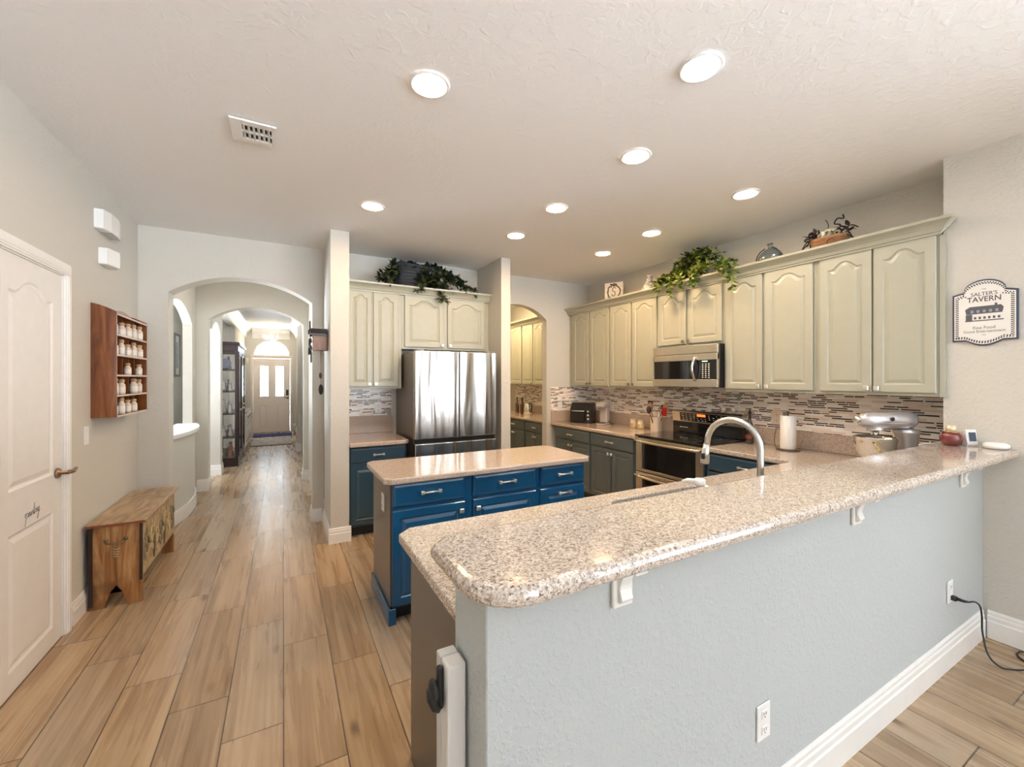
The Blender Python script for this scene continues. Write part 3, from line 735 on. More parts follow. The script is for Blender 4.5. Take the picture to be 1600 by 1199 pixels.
# ------------------------------------------------------------------ fridge
FX0, FX1, FYF = 1.135, 2.03, 4.06
t = thing('refrigerator', (FX0, FYF, 0), 0, 'stainless steel french door refrigerator beside the island', 'refrigerator')
W_ = FX1-FX0
MB().box(.004, W_-.004, .075, .80, .03, 1.785, .004).build('body', P('fridge_side_grey', (.20,.17,.155), .35, .6), t)
MB().box(.02, W_-.02, .05, .79, .0, .03).build('foot_grille', black_p, t)
def fdoor(x0, x1, z0, z1, name, dm=None):
    return MB().box(x0, x1, 0, .072, z0, z1, .007, 2).build(name, dm or fridge_m, t)
d = fdoor(0, W_/2+.016, .915, 1.80, 'door'); m_ = MB().box(W_/2-.004, W_/2+.014, .002, .02, .908, .9145); m_.build('grip', black_p, d)
d = fdoor(W_/2+.022, W_, .915, 1.80, 'door'); m_ = MB().box(W_/2+.026, W_/2+.045, .002, .02, .908, .9145); m_.build('grip', black_p, d)
MB().box(.01, W_-.01, .03, .07, .872, .9145).build('gap_trim', black_p, t)
fdoor(0, W_, .47, .87, 'drawer'); fdoor(0, W_, .06, .463, 'drawer')
m_ = MB(); m_.box(.02, .10, .02, .09, 1.801, 1.815, .003); m_.box(W_-.10, W_-.02, .02, .09, 1.801, 1.815, .003); m_.build('hinge_cover', P('grey_plastic', (.25,.25,.25), .4), t)

# ------------------------------------------------------------------ microwave
t = thing('microwave', (3.525, 3.243, 0), -90, 'stainless over-the-range microwave above the stove', 'microwave')
Wm = 3.243-2.475
MB().box(.0, Wm, .03, KW-3.525-.014, 1.437, 1.85, .003).build('body', black_p, t)
MB().box(.0, Wm-.002, 0, .0295, 1.765, 1.85, .006, 2).build('vent_panel', steel, t)
m_ = MB().box(.0, Wm-.002, .0, .0295, 1.437, 1.515, .005, 2); m_.box(0, .012, .0, .0295, 1.5155, 1.758, .001); m_.box(Wm-.012, Wm-.002, .002, .0295, 1.5155, 1.758, .001); m_.box(0, Wm-.002, 0, .0295, 1.70, 1.7635, .003)
m_.build('door_frame', steel, t)
g_ = MB().box(.0125, .515, .006, .0292, 1.516, 1.699).build('window', black_g, t)
c_ = MB().box(.516, Wm-.0125, .006, .0292, 1.516, 1.699).build('control_panel', black_g, t)
m_ = MB()
for i in range(3):
    for j in range(8): m_.box(.60+i*.033, .60+i*.033+.016, .0045, .0058, 1.53+j*.018, 1.538+j*.018)
m_.build('buttons', P('button_print', (.75,.73,.68), .5), c_)
m_ = MB().box(.60, .66, .0045, .0058, 1.682, 1.692); m_.build('display', M_emit('green_display', (.5, 1, .6), .5), c_)
pts = [(.53, -.004, 1.50)]+[(.53-.0, -.004-.045*math.sin(PI*i/10), 1.50+.235*i/10) for i in range(11)]
MB().tube(pts[1:], .0125, 10).build('handle', chrome, t)

# ------------------------------------------------------------------ stove
t = thing('range_stove', (3.285, 3.258, 0), -90, 'stainless double oven range with black glass cooktop', 'stove')
Ws = 3.258-2.443
MB().box(0, Ws, .03, .655, .02, .918, .002).build('body', black_p, t)
MB().box(.0, Ws, -.02, .56, .9185, .932, .004).build('cooktop', black_g, t)
for cx, cy, r in ((.20, .13, .10), (.60, .13, .085), (.20, .40, .08), (.60, .40, .10)):
    MB().lathe([(r, .9321), (r, .9326), (r-.004, .9326), (r-.004, .9321)], (cx, cy, 0), 32, 'z', False).build('burner_ring', P('burner_grey', (.08,.08,.08), .3), t)
def oven_door(z0, z1, name):
    fr = MB(); sd = .085
    fr.box(0, sd, 0, .0295, z0, z1, .003); fr.box(Ws-sd, Ws, 0, .0295, z0, z1, .003); fr.box(sd, Ws-sd, 0, .0295, z1-.06, z1, .002); fr.box(sd, Ws-sd, 0, .0295, z0, z0+.03, .002)
    o = fr.build(name, steel, t)
    MB().box(sd+.0005, Ws-sd-.0005, .004, .029, z0+.0305, z1-.0605).build('oven_window', black_g, o)
    hz = z1-.035
    h_ = MB(); n = 12
    for s_ in (0, 1):
        x = .03 if s_ == 0 else Ws-.03; h_.box(x-.022, x+.022, -.035, -.0005, hz-.013, hz+.013, .004)
    h_.tube([(.02+(Ws-.04)*i/n, -.035-.028*math.sin(PI*i/n), hz) for i in range(n+1)], .0125, 10)
    h_.build('handle', steel, o)
oven_door(.55, .905, 'oven_door'); oven_door(.10, .54, 'oven_door')
MB().box(.02, Ws-.02, .01, .03, .025, .095).build('kick_plate', black_p, t)
# backguard
m_ = MB().box(.005, Ws-.005, .565, .652, .933, 1.05, .004); m_.build('backguard_base', black_g, t)
bg_ = MB().prism([(.575, 1.0505), (.555, 1.16), (.57, 1.175), (.652, 1.175), (.652, 1.0505)], 'x', .0, Ws).build('backguard', steel, t)
pn = MB().prism([(.5735, 1.062), (.5575, 1.153), (.5555, 1.153), (.5715, 1.062)], 'x', .10, Ws-.16).build('control_panel', black_g, t)
m_ = MB()
def on(z): return .5715-(z-1.062)*(.016/.091)
for i in range(11):
    for j in range(4):
        if 4 <= i <= 6 and j > 1: continue
        if random.random() < .85:
            x = .135+i*.046+random.uniform(-.006,.006); z = 1.072+j*.020; y = on(z)
            m_.box(x, x+random.choice((.008,.014,.02)), y-.0014, y-.0003, z, z+.005)
m_.build('button_print', P('button_print', (0,0,0)), pn)
m_ = MB().prism([(on(1.118)-.0003, 1.118), (on(1.143)-.0003, 1.143), (on(1.143)-.0015, 1.143), (on(1.118)-.0015, 1.118)], 'x', .32, .42); m_.build('display', led_red, pn)
m_ = MB()
m_.box(.10, .115, .5635, .565, .985, .998); 
for i in range(7): m_.box(.12+i*.012, .129+i*.012, .5635, .565, .988, .995)
m_.build('maker_badge', P('badge_silver', (.6,.6,.6), .3), t)

# ------------------------------------------------------------------ sink and faucet
t = thing('sink', (SX0, SY0, 0), 0, 'stainless double bowl sink set in the lower counter', 'sink')
sw, sd_ = SX1-SX0, SY1-SY0
def bowl(x0, x1, nm_):
    rings = []
    for (ins, z) in ((0, .8735), (.0, .868), (.012, .70), (.035, .685)):
        rings.append([(x, y, z) for x, y in rrect(x0+ins, x1-ins, .002+ins, sd_-.002-ins, (.05,)*4, 5)])
    m_ = MB(); fs = m_.loft(rings, False); m_.bm.verts.ensure_lookup_table(); k = len(rings[0])
    m_.bm.faces.new([m_.bm.verts[len(m_.bm.verts)-k+i] for i in range(k)])
    m_.lathe([(.035, .686), (.03, .688), (.012, .686)], ((x0+x1)/2, sd_/2, 0), 16)
    return m_.build(nm_, steel, t)
bowl(.0, sw/2-.012, 'bowl'); bowl(sw/2+.012, sw, 'bowl')
MB().box(sw/2-.011, sw/2+.011, .003, sd_-.003, .80, .868, .004).build('divider', steel, t)
t = thing('kitchen_faucet', (1.90, 1.12, .9145), 0, 'tall brushed steel gooseneck faucet behind the bar', 'faucet')
MB().lathe([(.028, 0), (.028, .006), (.020, .012), (.018, .09), (.0145, .10)], (0,0,0), 20).build('base', nickel, t)
pts = [(0, 0, .09), (0, 0, .18), (0, .0, .285)]
R_ = .135
for i in range(1, 13):
    a = PI*i/13; pts.append((0, R_-R_*math.cos(a), .285+R_*math.sin(a)*.90))
pts.append((0, 2*R_+.004, .27))
MB().tube(pts, .0145, 14).build('spout', nickel, t)
sp = MB().tube([(0, 2*R_+.004, .272), (0, 2*R_+.012, .22), (0, 2*R_+.016, .185), (0, 2*R_+.018, .172)], [.0155, .019, .0225, .0215], 14).build('spray_head', nickel, t)
MB().box(-.028, -.018, 2*R_+.0, 2*R_+.018, .195, .225, .003).build('spray_button', rubber, sp)
MB().tube([(.018, 0, .06), (.05, 0, .065), (.10, 0, .085)], [.008, .007, .006], 10).build('lever', nickel, t)

t = thing('soap_dispenser', (1.475, 1.115, .9145), 0, 'small cream soap dispenser standing at the sink edge', 'soap dispenser')
MB().lathe([(.026, 0), (.028, .004), (.026, .12), (.020, .135), (.010, .14), (.010, .175)], (0,0,0), 20).build('bottle', ceramic, t)
m_ = MB(); m_.lathe([(.020, .1755), (.022, .180), (.022, .198), (.016, .202)], (0,0,0), 18); m_.tube([(0,0,.190), (-.030, .035, .192), (-.042, .050, .184)], [.010, .008, .006], 10); m_.build('pump', white_p, t)

# ------------------------------------------------------------------ corbels under the bar
def corbel(x, lab):
    t = thing('corbel', (x, .829, 1.0735), 0, lab, 'corbel', 'white brackets under the bar top')
    MB().box(-.034, .034, -.012, 0, -.15, -.0005, .003).build('back_plate', white_m, t)
    pr = [(-.0125, -.001), (-.088, -.001), (-.088, -.024), (-.078, -.029), (-.076, -.040)]
    for i in range(9):
        a = PI*i/16; pr.append((-.076+.056*math.sin(a), -.040-.060*(1-math.cos(a))))
    pr += [(-.024, -.112), (-.028, -.124), (-.022, -.134), (-.0125, -.134)]
    b = MB().prism(pr, 'x', -.02, .02, .003); b.build('scroll', white_m, t)
    return t
corbel(.78, 'white scroll corbel under the rounded end of the bar top')
corbel(2.06, 'middle white scroll corbel under the bar top')
corbel(3.28, 'white scroll corbel under the bar top nearest the far wall')

# power cord on the floor
t = thing('power_cord', (3.10, .8225, .364), 0, 'black power cord plugged into the bar wall and trailing on the floor', 'power cord')
m_ = MB().box(-.012, .012, -.025, 0, -.014, .010, .004); m_.tube([(0, -.022, 0), (.02, -.045, -.008), (.05, -.055, -.015)], [.009, .007, .005], 10); m_.build('plug', rubber, t)
cp = [(.05,-.055,-.015), (.12,-.06,-.03), (.20,-.06,-.075), (.25,-.055,-.15), (.24,-.06,-.23), (.20,-.09,-.32), (.20,-.14,-.358), (.28,-.20,-.359), (.34,-.22,-.359), (.42,-.15,-.359), (.5,-.16,-.359), (.52,-.30,-.359), (.50,-.6,-.359), (.45,-1.2,-.359)]
def smooth(pts, k=6):
    out = []
    P_ = [Vector(p) for p in pts]
    for i in range(len(P_)-1):
        p0, p1, p2, p3 = P_[max(i-1,0)], P_[i], P_[i+1], P_[min(i+2,len(P_)-1)]
        for j in range(k):
            u = j/k; out.append(.5*((2*p1)+(-p0+p2)*u+(2*p0-5*p1+4*p2-p3)*u*u+(-p0+3*p1-3*p2+p3)*u**3))
    out.append(P_[-1]); return out
MB().tube(smooth(cp), .0042, 8).build('cable', rubber, t)

# ------------------------------------------------------------------ baby gate post by the bar end
t = thing('baby_gate', (.335, 1.0, 0), 0, 'white retracted baby gate post standing against the bar end', 'gate')
m_ = MB().box(0, .048, -.075, -.028, .03, .845, .007, 2); m_.build('post', P('gate_white', (.66,.65,.63), .4), t)
m_ = MB().box(0, .046, -.026, .006, .04, .843, .003); m_.build('mesh_roll', P('gate_panel', (.56,.57,.57), .5), t)
lt = MB().box(-.016, -.0005, -.055, -.035, .735, .835, .006, 2).build('latch', rubber, t)
m_ = MB().lathe([(.012, -.034), (.022, -.030), (.024, -.022), (.018, -.017)], (0, -.048, .785), 16, 'x'); m_.tube([(-.026, -.048, .785), (-.03, -.054, .77), (-.024, -.058, .75), (-.015, -.058, .74)], [.016,.013,.010,.006], 10); m_.build('latch_lever', rubber, lt)
MB().box(.002, .04, -.06, .0, .0, .029).build('foot', rubber, t)

# ------------------------------------------------------------------ pantry door (door_1) and its casing
d1 = thing('door_1', (LW, 2.785, 0), 90, None, None); d1['kind'] = 'structure'
DW = .65
mb = MB(); cy = .004
yd = .004
def door_front(mb, segs, W, T, y=.004):
    for x0, x1, z0, z1, mg, rise in segs: panel(mb, x0, x1, z0, z1, mg, rise, y, ((0, 0), (.012, .007), (.02, .008), (.045, .002)))
door_front(mb, [(0, DW, .87, T_, .105, .07) for T_ in (2.125,)] + [(0, DW, .003+.0, .87, .105, 0)], DW, 2.125)
slab(mb, 0, DW, .003, 2.125, .004, .036, .0)
o = mb.build('door_leaf', door_m, d1)
for z in (.25, 1.17, 1.95):
    h_ = MB(); h_.lathe([(.006, z-.045), (.006, z+.045)], (.004, -.004, 0), 10); h_.box(.006, .022, .001, .0038, z-.045, z+.045); h_.build('hinge', gold, d1)
m_ = MB().lathe([(.030, .0035), (.030, -.004), (.022, -.012), (.011, -.016), (.011, -.045)], (.588, 0, .975), 20, 'y'); m_.build('rosette', bronze, d1)
m_ = MB().tube([(.588, -.043, .975), (.60, -.050, .977), (.63, -.052, .972), (.67, -.050, .980), (.695, -.046, .982)], [.011, .012, .011, .010, .007], 12); m_.build('door_handle', bronze, d1)
cm = MB()
def casing(mb, x0, x1, z0, z1):
    for (a, b, d) in ((0, .07, .010), (.010, .060, .015), (.022, .052, .018)):
        mb.box(x0-b if False else x0-.07+a, x0-.07+b, -d, -.0005, z0, z1+.0)
        mb.box(x1+a, x1+b, -d, -.0005, z0, z1)
        mb.box(x0-.07+a, x1+b, -d, -.0005, z1+a, z1+b)
casing(cm, -.01, DW+.012, 0, 2.135)
cm.box(-.0098, -.002, -.0004, .06, 0, 2.134); cm.box(DW+.003, DW+.0098, -.0004, .06, 0, 2.134); cm.box(-.0098, DW+.0098, -.0004, .06, 2.127, 2.134)
o = cm.build('trim_5', white_m, None); o.location = d1.location; o.rotation_euler = d1.rotation_euler; o['kind'] = 'structure'
# closet behind the pantry door is closed off
struct('wall_closet', MB().box(-1.33, -1.29, 2.7, 3.55, 0, 2.3), wall_m)
# the word on the pantry door, in handwriting
def ribbon(mb, pts, w_, y):
    for (x0, z0), (x1, z1) in zip(pts[:-1], pts[1:]):
        dx, dz = x1-x0, z1-z0; l = math.hypot(dx, dz) or 1; nx, nz = -dz/l*w_, dx/l*w_
        ex, ez = dx/l*w_*.5, dz/l*w_*.5
        mb.box(0,0,0,0,0,0) if False else None
        vs = [mb.bm.verts.new(p) for p in ((x0-ex+nx, y, z0-ez+nz), (x0-ex-nx, y, z0-ez-nz), (x1+ex-nx, y, z1+ez-nz), (x1+ex+nx, y, z1+ez+nz))]
        vb = [mb.bm.verts.new((v.co.x, y+.0006, v.co.z)) for v in vs]
        mb.bm.faces.new(vs); mb.bm.faces.new(vb[::-1])
        for i in range(4): mb.bm.faces.new((vs[i], vb[i], vb[(i+1) % 4], vs[(i+1) % 4]))
strokes = [
 [(.0,.28),(.06,.42),(.10,.40),(.08,.0),(.05,-.25),(.03,-.28)], [(.09,.30),(.15,.42),(.22,.38),(.20,.20),(.12,.15),(.09,.18)],   # p
 [(.22,.2),(.34,.40),(.27,.36),(.25,.20),(.30,.14),(.35,.36),(.35,.18),(.39,.14)],                                                # a
 [(.39,.14),(.43,.38),(.43,.15),(.46,.32),(.50,.40),(.52,.34),(.52,.17),(.56,.16)],                                               # n
 [(.56,.16),(.63,.75),(.61,.70),(.60,.18),(.65,.16)], [(.55,.50),(.68,.54)],                                                        # t
 [(.65,.16),(.70,.40),(.69,.34),(.76,.36),(.74,.18),(.79,.16)],                                                                    # r
 [(.79,.16),(.83,.40),(.83,.20),(.88,.18),(.93,.42),(.90,.10),(.86,-.20),(.80,-.28),(.80,-.2),(.92,.08),(1.0,.22)]]                # y
m_ = MB()
for s_ in strokes:
    q = [(p.x, p.y) for p in smooth([(a, b, 0) for a, b in s_], 4)]
    ribbon(m_, [(.245+a*.155, .795+b*.085+a*.01) for a, b in q], .0013, .0025)
o = m_.build('lettering', P('grey_vinyl', (.22,.21,.20), .6), d1); o['label'] = 'grey handwritten word pantry'

# wall boxes above the spice rack
t = thing('door_chime', (LW+.0005, 3.89, 2.56), 90, 'white curved door chime box high on the door wall', 'door chime')
pr = [(0, -.001), (0, -.05), (.08, -.072), (.20, -.078), (.30, -.062), (.36, -.04), (.36, -.001)]
m_ = MB().prism([(a, b) for a, b in pr], 'z', 0, .135, .006); m_.build('cover', white_p, t)
m_ = MB()
for i in range(5): m_.box(.10+i*.04, .115+i*.04, -.07, -.01, -.003, -.0003)
m_.build('slots', P('grille_grey', (.4,.4,.4), .5), t)
t = thing('motion_sensor', (LW+.0005, 3.97, 2.33), 90, 'small white sensor box below the door chime', 'sensor')
MB().prism([(0, -.001), (0, -.05), (.12, -.085), (.18, -.05), (.18, -.001)], 'z', 0, .12, .008).build('housing', white_p, t)
MB().prism([(.125, -.0865), (.172, -.059), (.172, -.053), (.12, -.08)], 'z', .03, .09).build('sensor_window', P('sensor_grey', (.68,.68,.72), .4), t)

# ------------------------------------------------------------------ display rack with small jars
RX, RY0, RY1, RZ0, RZ1 = -1.011, 3.838, 4.575, 1.252, 1.985
t = thing('display_rack', (RX, RY0, 0), 90, 'cherry wood display rack with small jars on the door wall', 'wall shelf')
rw = RY1-RY0; rd = RX-LW-.001
def wavy(x0, x1, z, h, n=12): return [(x0+(x1-x0)*i/n, z+h*math.sin(PI*i/n)**2) for i in range(n+1)]
def side(x0, x1, nm_):
    pr = [(0, RZ0), (rd, RZ0), (rd, RZ1+.05)]+[(rd*(1-i/8), RZ1+.05*(1-(i/8)**1.5)) for i in range(1, 9)]
    MB().prism(pr, 'x', x0, x1).build(nm_, cherry, t)
side(0, .014, 'side_panel'); side(rw-.014, rw, 'side_panel')
MB().box(.0145, rw-.0145, rd-.008, rd, RZ0, RZ1+.0).build('back_panel', cherry, t)
MB().prism([(.0145, RZ1-.02), (rw-.0145, RZ1-.02)]+wavy(rw-.0145, .0145, RZ1, .045), 'y', .06, .07).build('top_board', cherry, t)
nr, nc = 5, 5
whitewood = P('whitewashed_edge', (.62,.52,.46), .5)
for i in range(nr+1):
    z = RZ0+(RZ1-RZ0-.02)*i/nr
    s_ = MB().box(.0145, rw-.0145, .004, rd-.0085, z, z+.010); o = s_.build('shelf', cherry, t)
    MB().box(.0145, rw-.0145, .0, .0038, z-.001, z+.011).build('edge_strip', whitewood, o)
for j in range(1, nc):
    x = .0145+(rw-.029)*j/nc
    m_ = MB()
    for i in range(nr):
        z = RZ0+(RZ1-RZ0-.02)*i/nr; m_.box(x-.003, x+.003, .045, rd-.009, z+.0105, z+(RZ1-RZ0-.02)/nr-.0005)
    m_.build('divider', cherry, t)
jm = [P('jar_cream', (.70,.58,.46), .4), P('jar_white', (.80,.76,.70), .3), P('jar_blue', (.10,.12,.22), .4), P('jar_tan', (.50,.32,.18), .4)]
jar0 = thing('spice_jar', (0,0,0), 0, 'small cream jar in the cherry wood display rack', 'jar', 'small jars in the display rack')
MB().lathe([(.020, 0), (.022, .004), (.022, .058), (.014, .068), (.014, .074)], (0,0,0), 14).build('jar_body', jm[0], jar0)
MB().lathe([(.0225, .012), (.0227, .013), (.0227, .045), (.0225, .046)], (0,0,0), 14, 'z', False).build('paper_label', jm[1], jar0)
MB().lathe([(.016, .0745), (.017, .078), (.017, .090), (.012, .094)], (0,0,0), 12).build('lid', jm[3], jar0)
rown = ('bottom', 'second lowest', 'middle', 'second highest', 'top'); coln = ('first', 'second', 'third', 'fourth', 'fifth')
first = True
for i in range(nr):
    for j in range(nc):
        if random.random() < .08 and not first: continue
        ly = .0145+(rw-.029)*(j+.5)/nc; z = RZ0+(RZ1-RZ0-.02)*i/nr+.0105
        px_, py_ = RX-.034, RY0+ly
        lab = 'small jar, %s shelf of the display rack, %s compartment from the door' % (rown[i], coln[j])
        if first: jar0.location = (px_, py_, z); jar0['label'] = lab; jar0.scale = (.9,.9,1.05); first = False; continue
        r = dup(jar0, (px_, py_, z), random.uniform(0, 360), lab); r.scale = (random.uniform(.9, 1.2),)*2+(random.uniform(.95, 1.3),)

# ------------------------------------------------------------------ carved chest
CX0, CX1, CY0, CY1, CZ = -1.118, -.845, 3.715, 4.66, .565
t = thing('blanket_chest', (CX1, CY0, 0), 90, 'antique carved wooden chest on feet below the display rack', 'chest')
cw = CY1-CY0; cd = CX1-CX0
def chest_side(x0, x1):
    pr = [(0, 0), (.085, 0), (.085, .03), (.105, .09), (.14, .135), (cd/2, .16), (cd-.14, .135), (cd-.105, .09), (cd-.085, .03), (cd-.085, 0), (cd, 0), (cd, CZ-.022), (0, CZ-.022)]
    return MB().prism(pr, 'x', x0, x1, .003).build('side_board', pine, t)
s0 = chest_side(0, .022); s1 = chest_side(cw-.022, cw)
fr = MB().box(.0225, cw-.0225, .0, .02, .17, CZ-.022, .003); front = fr.build('front_board', pine_front, t)
# carved relief on the front: scrolling stems, leaves and a dark figure
random.seed(3)
for k in range(7):
    x = .09+k*(cw-.18)/6; zc = .35+.03*math.sin(k*2.1)
    c1 = MB(); c1.tube([(x+.05*math.cos(a)*(1-a/9), -.0035, zc+.085*math.sin(a)*(1-a/9)) for a in [j*.5 for j in range(14)]], .006, 6)
    for q in range(5):
        a = random.uniform(0, 2*PI); c1.ball((x+.05*math.cos(a), -.002, zc+.10*math.sin(a)), .016, (1, .35, 1.7), 8)
    c1.build('carved_scroll', P('carved_pale', (.50,.38,.20), .5) if k % 3 else P('carved_stain', (.20,.16,.09), .5), front)  # two of three scrolls take a paler carving colour
for x, h in ((cw*.30, .11), (cw*.62, .12)): MB().ball((x, -.001, .30), .03, (1, .3, h/.03), 10).build('dark_carving', P('carved_dark_stain', (.09,.075,.045), .5), front)  # figures in the darkest carving colour
MB().box(.0225, cw-.0225, cd-.02, cd-.001, .10, CZ-.022).build('back_board', mahog, t)
MB().box(.0225, cw-.0225, .021, cd-.021, .17, .19).build('bottom_board', pine, t)
MB().box(-.004, -.0005, -.001, .016, .15, CZ-.022).build('corner_strip', mahog, t); MB().box(-.004, -.0005, cd-.022, cd, .02, CZ-.022).build('corner_strip', mahog, t)
MB().box(-.03, cw+.03, -.028, cd+.01, CZ-.0215, CZ, .005, 2).build('lid', pine_lid, t)
MB().box(-.031, -.0302, -.02, cd+.005, CZ-.018, CZ-.005).build('lid_edge', P('red_brown_edge', (.20,.035,.015), .4), t)
m_ = MB(); 
m_.tube([(-.006, cd/2-.05, .445), (-.020, cd/2-.048, .432), (-.026, cd/2, .422), (-.020, cd/2+.048, .432), (-.006, cd/2+.05, .445)], .0055, 8)
for s_ in (-1, 1): m_.ball((-.004, cd/2+s_*.05, .447), .013, (.5, 1, 1), 8)
m_.build('iron_handle', P('worn_iron', (.22,.17,.10), .35, .8), t)
m_ = MB()
for i in range(4): m_.tube([(-.003, cd/2-.022+.003*i, .385-i*.016), (-.006, cd/2, .380-i*.016), (-.003, cd/2+.018-.002*i, .386-i*.016)], .003, 6)
m_.build('side_carving', P('carved_pale', (0,0,0)), s0)

# ------------------------------------------------------------------ cuckoo clock on the wing wall
t = thing('cuckoo_clock', (.3765, 4.44, 1.80), -90, 'small brown cuckoo clock on the narrow wall beside the arch', 'clock')
# local: x -> -Y, y -> +X (into wall); front at negative y
MB().box(-.055, .055, -.135, -.001, -.01, .145, .004).build('case', M_wood('clock_wood', (.14,.045,.012), (.25,.09,.025), (.32,.13,.04), (10,10,2), .35, .3), t)
m_ = MB().prism([(-.085, .13), (0, .185), (.085, .13), (.085, .15), (0, .205), (-.085, .15)], 'y', -.155, -.0015); m_.build('roof', mahog, t)
m_ = MB(); random.seed(5)
for i in range(16):
    a = random.uniform(0, 2*PI); m_.ball((.075*math.cos(a), -.145-random.uniform(0, .02), .07+.10*math.sin(a)), .018, (1, .5, 1.4), 8)
for i in range(4): m_.ball((random.uniform(-.02,.02), -.155, .19+i*.022), .014, (1, .6, 1.5), 8)
for i in range(5): m_.ball((random.uniform(-.03,.03), -.145, -.02-i*.022), .014, (1, .6, 1.4), 8)
m_.build('carved_leaves', P('clock_dark_leaves', (.03,.018,.012), .5), t)
m_ = MB()
for x, zb in ((-.02, -.22), (.02, -.34)):
    m_.tube([(x, -.06, -.011), (x, -.06, zb)], .0016, 6)
m_.tube([(.0, -.03, -.011), (.0, -.03, -1.45)], .0014, 6)
m_.build('chain', bronze, t)
m_ = MB().ball((.02, -.06, -.385), .022, (1, 1, 2.3), 12).ball((-.02, -.06, -.25), .014, (1, 1, 2.2), 12); m_.build('pine_cone_weight', P('iron_dark', (.015,.013,.012), .6), t)

# ------------------------------------------------------------------ tavern sign
t = thing('tavern_sign', (SW-.001, .955, 0), -90, "white scalloped SALTER'S TAVERN sign on the grey wall beyond the bar", 'sign')
sgw = .265
def sign_outline(ins):
    a, b = ins, sgw-ins; lo, hi = 1.745+ins, 2.03-ins; c = sgw/2; r = .085
    pts = [(a, lo)]
    for i in range(9):
        u = i/8; pts.append((c-.075+.15*u, lo-.030*math.sin(PI*u)))
    pts += [(b, lo), (b, hi), (b-.03, hi+.008)]
    for i in range(13):
        u = i/12; pts.append((c+r*math.cos(PI*u), hi+.012+.066*math.sin(PI*u)))
    pts += [(a+.03, hi+.008), (a, hi)]
    return pts
MB().prism(sign_outline(0), 'y', -.012, 0, .002).build('board', P('sign_navy_edge', (.045,.055,.10), .4), t)
MB().prism(sign_outline(.009), 'y', -.0136, -.0121).build('face', P('sign_white', (.78,.76,.72), .5), t)
# check border
chk = MB()
def along(pl, step):
    out = []; pl = pl+[pl[0]]; acc = 0
    for (x0, z0), (x1, z1) in zip(pl[:-1], pl[1:]):
        l = math.hypot(x1-x0, z1-z0)
        if l < 1e-6: continue
        while acc < l:
            out.append((x0+(x1-x0)*acc/l, z0+(z1-z0)*acc/l, math.atan2(z1-z0, x1-x0))); acc += step
        acc -= l
    return out
for row, ins in enumerate((.0175, .0245)):
    pts_ = along(sign_outline(ins), .0115)
    for i, (x, z, a) in enumerate(pts_):
        ca, sa_ = math.cos(a), math.sin(a); hx = .0029; o_ = .00575*row
        x += ca*o_; z += sa_*o_
        q = [(x+ca*u*hx-sa_*v*.0034, z+sa_*u*hx+ca*v*.0034) for u, v in ((-1,-1),(1,-1),(1,1),(-1,1))]
        chk.prism(q, 'y', -.0142, -.0137)
chk.build('check_border', P('sign_black', (.03,.028,.03), .5), t)
def text(s_, x, z, size, mat, parent, y=-.0137, sx=1.0, name='lettering', align='CENTER', bold=0, shear=0):
    cu = bpy.data.curves.new('txt', 'FONT'); cu.body = s_; cu.size = size; cu.align_x = align; cu.extrude = .0003; cu.offset = bold; cu.shear = shear
    ob = bpy.data.objects.new('txt', cu); C.objects.link(ob)
    dg = bpy.context.evaluated_depsgraph_get(); me = bpy.data.meshes.new_from_object(ob.evaluated_get(dg))
    bpy.data.objects.remove(ob); me.materials.clear(); me.materials.append(mat)
    o = bpy.data.objects.new(name, me); C.objects.link(o); o.parent = parent; o.location = (x, y, z); o.rotation_euler = (PI/2, 0, 0); o.scale = (sx, 1, 1)
    return o
ink = P('sign_ink', (.07,.07,.08), .6)
c_ = sgw/2
text('THE', c_, 2.047, .010, ink, t)
text("SALTER'S", c_, 2.012, .031, ink, t, sx=.88, bold=.0002)
text('TAVERN', c_, 1.977, .043, ink, t, sx=.86, bold=.0006)
text('Fine Food', c_, 1.815, .024, ink, t, sx=.95)
text('Good Entertainment', c_, 1.794, .022, ink, t, sx=.92)
text('~', c_, 1.772, .03, ink, t)
m_ = MB(); m_.box(.055, .21, -.0143, -.0138, 1.862, 1.868); m_.prism([(.055,.0+1.935),(.075,1.95),(.20,1.95),(.21,1.935),(.205,1.905),(.06,1.905)], 'y', -.0143, -.0138)
m_.box(.058, .085, -.0143, -.0138, 1.868, 1.904); m_.box(.175, .185, -.0143, -.0138, 1.948, 1.962)
for i in range(6): m_.box(.092+i*.019, .102+i*.019, -.0143, -.0138, 1.874, 1.888)
m_.build('printed_inn', P('sign_grey_ink', (.10,.10,.115), .6), t)
m_ = MB()
for i in range(5): m_.box(.078+i*.025, .090+i*.025, -.0147, -.0144, 1.912, 1.928)
m_.build('printed_windows', P('sign_pale_ink', (.30,.31,.36), .6), t)

# ------------------------------------------------------------------ things on the bar top and counters
BT = 1.1185; CT = .9145
t = thing('jar_candle', (3.53, .935, BT), 0, 'dark red glass jar candle with patterned gold lid on the bar', 'candle')
MB().lathe([(.028, 0), (.036, .002), (.046, .015), (.052, .04), (.050, .062), (.040, .075), (.036, .078)], (0,0,0), 28).build('jar_body', P('red_glass', (.15,.008,.010), .08, coat=1), t)
MB().lathe([(.0385, .0785), (.040, .081), (.040, .083), (.03, .0835)], (0,0,0), 24).build('rim', gold, t)
def M_lid():
    m, nt, b = nm('patterned_gold'); v = coord(nt, (1,1,1)); vo = N(nt, 'ShaderNodeTexVoronoi'); vo.inputs['Scale'].default_value = 70; nt.links.new(v, vo.inputs[0])
    nt.links.new(ramp(nt, vo.outputs['Distance'], [(.35, (.75,.5,.22)), (.5, (.75,.68,.58))]), b.inputs['Base Color']); b.inputs['Metallic'].default_value = .4; b.inputs['Roughness'].default_value = .35; return m
MB().lathe([(.024, .084), (.024, .118), (.018, .120)], (0,0,0), 20).build('lid', M_lid(), t)
